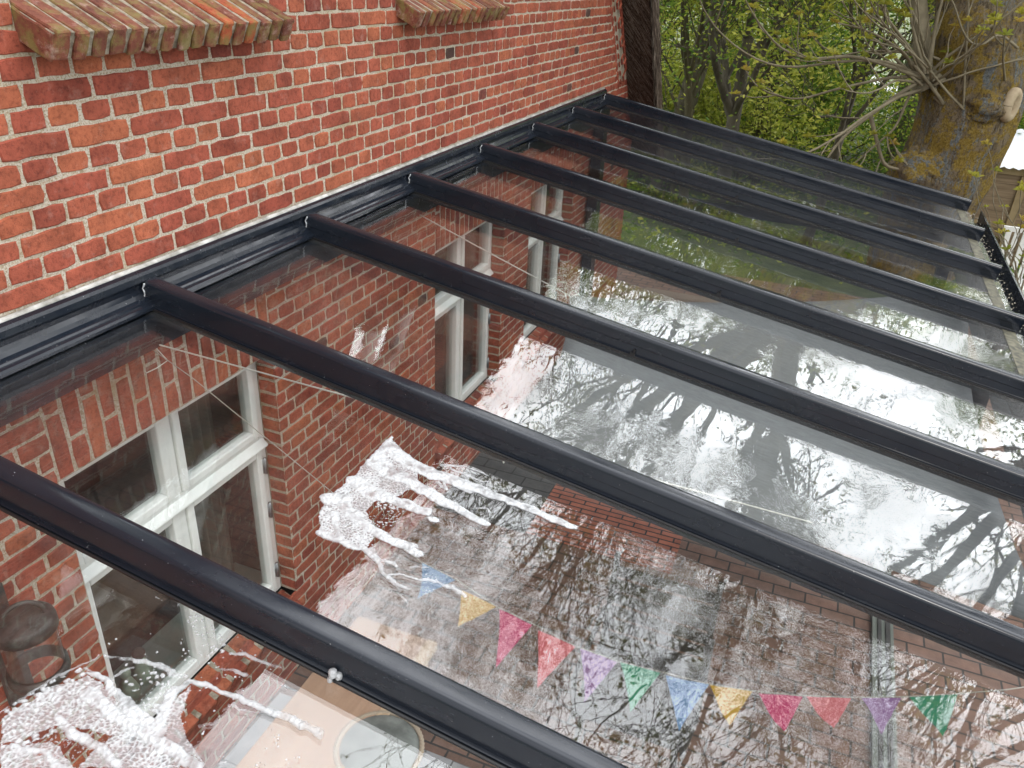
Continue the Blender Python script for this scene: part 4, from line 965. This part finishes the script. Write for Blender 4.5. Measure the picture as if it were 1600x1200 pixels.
# burl at the lower left and callus ring with its hollow
b_ = MB()
for (px, py, rr, xx) in ((1430, 272, .27, 8.72), (1538, 165, .20, 8.62), (1452, 262, .25, 8.75)):
    c = T3(px, py, xx); n = 22; vs = []
    for i in range(n+1):
        for j in range(n):
            th, a = PI*i/n, 2*PI*j/n; d = np.array([math.sin(th)*math.cos(a), math.sin(th)*math.sin(a), math.cos(th)]); vs.append(c+d*rr*(1+.22*noise.noise(Vector((c+d)*3))))
    b_.add(vs, [(i*n+j, i*n+(j+1) % n, (i+1)*n+(j+1) % n, (i+1)*n+j) for i in range(n) for j in range(n)])
obj('burl', b_, M_lichen, bt, smooth=True)
rc = T3(1579, 164, 8.62); nrm = np.array([-.55, -.80, -.05]); nrm /= np.linalg.norm(nrm); u_ = np.cross(nrm, Z); u_ /= np.linalg.norm(u_); v_ = np.cross(u_, nrm)
b_ = MB(); tl = np.linspace(0, 2*PI, 33)
for kk in range(32):
    pass
ringp = [rc+u_*math.cos(a)*.070+v_*math.sin(a)*.125*(1+.08*math.sin(2*a+1)) for a in tl]
b_.tube(ringp, .055, 12, cap=False)
M_callus = simple('callus_wood', (.30, .23, .14), .85, nscale=8, ncol=(.46, .38, .26), bumps=(30, .5, .01))
obj('callus_ring', b_, M_callus, bt, smooth=True)
b_ = MB(); b_.add([rc-nrm*.02+u_*math.cos(a)*.065+v_*math.sin(a)*.12 for a in tl[:-1]], [tuple(range(32))]); obj('hollow', b_, simple('dark_wood_rot', (.04, .025, .015), .95), bt)
b_ = MB(); b_.tube([rc-nrm*.40-Z*.05, rc-nrm*.2, rc-nrm*.02], [.26, .20, .14], 20); obj('limb_stub', b_, M_lichen, bt, smooth=True)
# main limbs high above, then bare shoots with bud tufts
rg = np.random.default_rng(41); br = MB(); tips = []
topc = T3(1500, -200)
for k in range(8):
    a = 2*PI*k/8+.3; d = np.array([math.cos(a)*.75, math.sin(a)*.75, 1.0]); q = T3(1520, -40-20*k)
    grow(br, tips, q, d, rg.uniform(3.0, 4.8), .11, 1, rg, 5, .2, .08, (4, 5), (.4, .9), (.52, .70))
limb = [(1452, 135), (1442, 110), (1440, 60), (1436, 0), (1430, -90)]
lp3 = [T3(a, b, 8.7) for a, b in limb]; br.tube(lp3, [.17, .10, .085, .075, .06], 10, cap=False)
jn = T3(1445, 122, 8.6)
hand = [[(1445, 122), (1400, 98), (1360, 92), (1300, 97), (1230, 110), (1180, 95), (1130, 60), (1100, 20), (1090, -10)], [(1460, 150), (1480, 170), (1445, 120), (1400, 70), (1350, 45), (1305, 35)],
        [(1440, 125), (1400, 150), (1360, 180), (1320, 210), (1290, 250), (1262, 300)], [(1450, 125), (1380, 100), (1330, 85), (1270, 95), (1220, 80), (1180, 30), (1160, -10)],
        [(1510, 175), (1480, 145), (1450, 105), (1410, 70), (1370, 25), (1350, -20)], [(1440, 120), (1390, 120), (1350, 130), (1300, 140), (1250, 158), (1210, 150), (1180, 135), (1165, 110)],
        [(1590, 75), (1560, 48), (1540, 70), (1515, 70), (1500, 40), (1490, 0), (1470, -20)], [(1570, 125), (1567, 90), (1570, 55)], [(1505, 180), (1508, 100), (1512, 40), (1514, -10)],
        [(1445, 110), (1410, 60), (1380, 20), (1372, -20)], [(1360, 180), (1380, 260), (1425, 268), (1395, 225)], [(1440, 120), (1420, 150), (1400, 200), (1370, 225), (1330, 260)], [(1445, 115), (1425, 40), (1418, -30)], [(1450, 115), (1462, 40), (1480, -30)]]
budp = []
for li in hand:
    q = interp(li, 22)
    for _ in range(3): q[1:-1] = (q[:-2]+2*q[1:-1]+q[2:])/4
    xx = np.linspace(8.55, 8.55-rg.uniform(.0, 1.2), 22)
    pts = [T3(a, b, x_) for (a, b), x_ in zip(q, xx)]; r0 = rg.uniform(.016, .028) if li[0][0] < 1500 else .014
    br.tube(pts, np.linspace(r0, .006, 22), 6, cap=False); budp.append(pts[-1])
    for k in range(rg.integers(3, 6)):
        i = rg.integers(6, 21); d = pts[min(i+1, 21)]-pts[i-1]; d /= np.linalg.norm(d); d = rotv(d, rg.normal(size=3), rg.uniform(.5, 1.1)); d[2] += .3
        w = [pts[i]]; 
        for s_ in range(6): d = d+rg.normal(size=3)*.12+np.array([0, 0, .08]); d /= np.linalg.norm(d); w.append(w[-1]+d*.07)
        br.tube(w, np.linspace(.008, .004, 7), 4, cap=False); budp.append(w[-1])
for k in range(13):
    d = np.array([rg.uniform(-.9, .2), rg.uniform(-.5, 1.0), rg.uniform(-.15, .7)]); w = [jn+rg.normal(size=3)*.06]; d /= np.linalg.norm(d); n = 16; L_ = rg.uniform(.7, 2.4)
    for s_ in range(n): d = d+rg.normal(size=3)*.10+np.array([0, 0, -.03 if s_ < n/2 else .09]); d /= np.linalg.norm(d); w.append(w[-1]+d*L_/n)
    br.tube(w, np.linspace(rg.uniform(.010, .02), .004, n+1), 5, cap=False); budp.append(w[-1])
    for _ in range(3):
        i = rg.integers(4, n); e = rotv(d, rg.normal(size=3), rg.uniform(.4, 1.2)); e[2] += .25; v = [w[i]]
        for s_ in range(5): e = e+rg.normal(size=3)*.15+np.array([0, 0, .1]); e /= np.linalg.norm(e); v.append(v[-1]+e*.08)
        br.tube(v, np.linspace(.007, .004, 6), 4, cap=False)
        if rg.random() < .8: budp.append(v[-1])
obj('branches', br, M_twig, bt, smooth=True)
def buds(cent, n, size, rg):
    mb, at = MB(), []
    for c in cent:
        hue = rg.random()
        for k in range(n):
            d = rg.normal(size=3); d[2] = abs(d[2])*.8+.25; d /= np.linalg.norm(d); b = np.cross(d, rg.normal(size=3)); b /= np.linalg.norm(b); s = size*rg.uniform(.6, 1.2)
            tip = c+d*s*1.6-Z*s*.35; mid = c+d*s*.9
            mb.add([c, mid+b*s*.28, tip, mid-b*s*.28], [(0, 1, 2, 3)]); at.append(float(np.clip(hue*.7+rg.random()*.3, 0, 1)))
    return mb, at
sel = budp+[t for t in tips if True][::3]
mb_, at_ = buds(budp, 16, .05, rg); m2, a2 = buds(tips[::3], 5, .06, rg)
for v in m2.v: mb_.v.append(v)
off = mb_.n; mb_.f += [[i+off for i in f] for f in m2.f]; mb_.m += m2.m; mb_.n += m2.n; at_ += a2
obj('bud_leaves', mb_, M_bud, bt, attr=at_)
print('lichen tree tips', len(tips))
# trees with bare branches whose crowns the glass reflects
BARE = [((10.4, -7.2), 12.5, .22, 14, 'bare tall tree just right of the lichen-covered trunk'), ((13.5, .6), 12.5, .20, 3, 'slender bare tree with fine branches standing behind the end of the house'), ((12.5, -8.2), 13, .26, 5, 'bare budding tree to the right of the lichen-covered trunk'), ((8.2, -8.6), 10.5, .2, 8, 'bare spreading tree right of the patio, nearest of the bare ones'),
        ((16.5, -3.4), 14.5, .3, 9, 'tall bare tree behind the lichen-covered trunk')]
for (x, y), h, r, sd, lb in BARE:
    tree(lb, (x, y, GZ), h, r, sd, (M_bark, M_bud, M_twigd), 5, 3000, .06, .10, kids=(3, 5), upw=.12)
# leafy background trees
LEAFY = [(1092, 11.6, 6.2, .085, 21, 'dark leafy tree with a forked mossy trunk, first tree right of the thatch', M_barkd, M_leaf, (0, .05)), (1138, 12.4, 6.6, .13, 22, 'leafy tree with a thick pale leaning trunk beside the forked one', M_bark, M_leaf, (0, -.10)), (1300, 11.2, 6.0, .075, 23, 'slim grey leaning tree in front of the garden shrubs', M_bark, M_leafy, (0, -.16)),
         (1068, 12.8, 5.8, .05, 24, 'thin leafy sapling close beside the thatched roof edge', M_barkd, M_leafy, (0, .02)), (1195, 14.5, 6.2, .08, 25, 'dark-trunked leafy tree midway between the thatch and the lichen-covered trunk', M_barkd, M_leaf, (0, .05))]
for px_, X_, h, r, sd, lb, mb1, ml, le in LEAFY:
    b0 = at_x(px_, 185, X_); tree(lb, (X_, b0[1], GZ), h, r, sd, (mb1, ml), 4, 15000, .036, .30, kids=(4, 5), lean=le)
protoT = []
for k, (sd, ml, lb) in enumerate(((31, M_leaf, 'dense green tree in the row at the back of the garden'), (32, M_leafy, 'yellow-green tree in the row at the back of the garden'))):
    protoT.append(tree(lb, (22+k*2, 8-k*6, GZ), 8.5, .2, sd, (M_barkd, ml), 4, 17000, .075, .40, group='trees at the back of the garden', kids=(4, 5)))
    protoT[-1].scale = (.85, .85, .82)
SP = [(21, 5.6, 0), (20, 3.0, 1), (21.5, .6, 0), (19.5, -1.0, 1), (22, -3.6, 0), (21, -6.2, 0), (24.5, -9, 1), (20.5, -8.4, 0), (26, 4.2, 0), (27, .2, 0), (27, -4.5, 0), (29, -9, 0), (26, 8.5, 1), (17.5, 6.5, 0)]
for x, y, k in SP:
    p0 = protoT[k]; d = dup(p0, (x-p0.location[0], y-p0.location[1], 0)); d.rotation_euler[2] = x*1.7+y; s_ = .74+.2*((x*7.3+y*3.1) % 1); d.scale = (s_, s_, s_)
# shrubs below
def shrub(label, x, y, r, h, seed, ml, n=5000, ls=.045):
    rg = np.random.default_rng(seed); st = MB(); tips = []
    for k in range(9):
        a = rg.uniform(0, 2*PI); d = np.array([math.cos(a)*.6, math.sin(a)*.6, 1]); grow(st, tips, np.array([x, y, GZ]), d, h*.5, .025, 2, rg, 4, .3, .06, (3, 4), (.4, 1.0), (.6, .8))
    T_ = thing('shrub', label, 'shrub', (x, y, GZ), 'garden shrubs'); obj('stems', st, M_barkd, T_, smooth=True)
    lf = MB(); at = []; leaves(lf, at, tips, n, r*.16, ls, rg); obj('foliage', lf, ml, T_, attr=at); return T_
sh = [shrub('dark green garden shrub behind the patio roof', 14.6, 2.0, 1.5, 2.3, 61, M_leaf), shrub('yellow-green garden shrub behind the patio roof', 14, -.6, 1.6, 2.4, 62, M_leafy)]
SH = [(14.6, 2.9, 0), (15.6, 2.3, 1), (14.4, 1.2, 1), (15.2, 3.6, 1), (15.5, -.9, 0), (15, -2.2, 0), (16.5, 1.3, 1), (17, 3.6, 0), (18, 2.2, 1), (17.6, -.4, 0), (18.2, -2.2, 1), (17.5, -4.6, 0), (14.8, -4.6, 0), (16.5, -6.6, 1), (13.5, -6.4, 0), (19, 5, 0), (14.6, 4.2, 1), (19, -.2, 1), (19.5, -5.6, 0)]
for x, y, k in SH:
    p0 = sh[k]; d = dup(p0, (x-p0.location[0], y-p0.location[1], 0)); d.rotation_euler[2] = x*2.7+y*1.9; s_ = .7+.45*((x*5.3+y*9.1) % 1); d.scale = (s_, s_, s_*1.1)
# low growth
us = MB(); ua = []; cc = np.stack([rg.uniform(9.8, 24, 2500), rg.uniform(-12, 9, 2500), rg.uniform(GZ, GZ+.25, 2500)], 1)
leaves(us, ua, cc, 42000, .16, .05, rg); uo = obj('ground_cover', us, M_leaf, attr=ua, kind='stuff'); tag(uo, 'low green ground cover growing under the garden trees', 'ground cover')

# wooden shed with its pale roof
M_board = simple('weathered_board', (.20, .14, .085), .85, nscale=5, ncol=(.32, .235, .15), stretch=(1, .25, 5), bumps=(20, .4, .01))
M_post = simple('shed_post', (.27, .20, .10), .85, nscale=6, ncol=(.36, .27, .15))
M_shroof = simple('pale_roof_sheet', (.62, .64, .68), .4, nscale=4, ncol=(.74, .76, .8))
shX = 12.0
c0 = at_x(1548, 262, shX); sz = c0[2]; sy = c0[1]+.35
shd = thing('garden_shed', 'brown horizontal board shed with a pale corrugated roof right of the big trunk', 'shed', (shX, sy-1.5, GZ))
n = int((sz-GZ)/.19)+1
b_ = MB()
for i in range(n):
    z1 = sz-.005-i*.19; b_.box((shX-.012-.004*(i % 2), sy-3.2, max(z1-.186, GZ)), (shX+.02, sy, z1))
obj('wall', b_, M_board, shd)
b_ = MB(); b_.box((shX, sy-.04, GZ), (shX+2.4, sy, sz-.02)); obj('side_wall', b_, M_board, shd)
for k, yy in enumerate((sy-.05, sy-.80, sy-1.6, sy-2.4)):
    b_ = MB(); b_.box((shX-.06, yy-.05, GZ), (shX-.0165, yy+.05, sz-.06)); obj('post', b_, M_post, shd)
b_ = MB(); b_.box((shX-.05, sy-3.2, sz-.055), (shX-.018, sy+.02, sz+.03)); b_.box((shX-.045, sy-3.1, sz-.80), (shX-.0175, sy-.1, sz-.73)); obj('fascia', b_, M_post, shd)
b_ = MB(); nn = 90; vs = []
for i in range(nn+1):
    yy = sy+.12-3.4*i/nn; zc_ = .014*math.cos(i*2*PI/3.2)
    vs += [(shX-.14, yy, sz+.045+zc_), (shX+1.6, yy+(.0 if i else -.0)-.0, sz+.34+zc_)]
b_.add(vs, [(2*i, 2*i+2, 2*i+3, 2*i+1) for i in range(nn)]); obj('roof', b_, M_shroof, shd, smooth=True)
# white garden chair beside the shed
q = at_x(1590, 395, 10.6); wc = thing('white_chair', 'white garden chair with slatted back below the shed', 'chair', (10.6, q[1], GZ))
cz = q[2]
b_ = MB()
for i in range(5): b_.box((10.5, q[1]-.22+i*.095, cz-.3), (10.53, q[1]-.16+i*.095, cz+.28))
b_.box((10.495, q[1]-.26, cz+.28), (10.535, q[1]+.26, cz+.34)); obj('backrest', b_, M_white, wc)
b_ = MB(); b_.box((10.05, q[1]-.25, cz-.36), (10.55, q[1]+.25, cz-.31)); obj('seat', b_, M_white, wc)
for a in (10.08, 10.5):
    for c in (-.22, .22): b_ = MB(); b_.box((a-.02, q[1]+c-.02, GZ), (a+.02, q[1]+c+.02, cz-.36)); obj('leg', b_, M_white, wc)
for c in (-.25, .25): b_ = MB(); b_.box((10.06, q[1]+c-.025, cz-.12), (10.5, q[1]+c+.025, cz-.09)); obj('armrest', b_, M_white, wc)
# white greenhouse-like table tops seen through the trees
q = at_x(1312, 148, 19); gh = thing('white_marquee', 'low white pavilion roof glimpsed behind the trees', 'pavilion', (19, q[1], GZ))
b_ = MB(); b_.prism([(-1.6, 0), (0, .55), (1.6, 0), (1.6, -.12), (-1.6, -.12)], (18.2, q[1], q[2]), Y, Z, X*2.2); obj('roof', b_, M_white, gh)
for a in (18.3, 20.3):
    for c in (-1.5, 1.5): b_ = MB(); b_.box((a-.04, q[1]+c-.04, GZ), (a+.04, q[1]+c+.04, q[2]-.12)); obj('post', b_, M_white, gh)
# budding bush at the lower right beyond the gutter
rg = np.random.default_rng(77); st = MB(); tp = []
bq = at_x(1600, 360, 8.2)
for k in range(7):
    d = np.array([rg.uniform(-.4, .2), rg.uniform(-.2, .5), 1.0]); grow(st, tp, np.array([8.2, bq[1]-.35, GZ]), d, 1.1, .022, 3, rg, 5, .25, .05, (3, 4), (.4, .9), (.6, .8))
yb = thing('budding_bush', 'yellow-leaved budding bush beside the gutter at the right', 'bush', (8.2, bq[1]-.35, GZ)); obj('stems', st, M_twig, yb, smooth=True)
mb_, at_ = buds(tp[::2], 9, .045, rg); obj('leaves', mb_, M_bud, yb, attr=at_)

# every repeat gets a label that says which one it is, counted from the left as the photograph shows them
ORD = ['leftmost', 'second', 'third', 'fourth', 'fifth', 'sixth', 'seventh', 'eighth', 'ninth', 'tenth', 'eleventh', 'twelfth', 'thirteenth', 'fourteenth', 'fifteenth', 'sixteenth', 'seventeenth', 'eighteenth']
def relabel(key, text):
    L_ = [o for o in sc.objects if o.get('label') == key]
    def sx(o): d = np.array(o.location)-CAM; return (d@rt)/(d@fw)
    for k, o in enumerate(sorted(L_, key=sx)): o['label'] = text.format(ORD[k] if k == 0 else ORD[k]+' from left')
relabel('dark green garden shrub behind the patio roof', 'dark green shrub behind the roof, {} dark shrub')
relabel('yellow-green garden shrub behind the patio roof', 'yellow-green shrub behind the roof, {} such shrub')
relabel('dense green tree in the row at the back of the garden', 'dense green tree at the garden back, {} of its kind')
relabel('yellow-green tree in the row at the back of the garden', 'yellow-green tree at the garden back, {} of its kind')
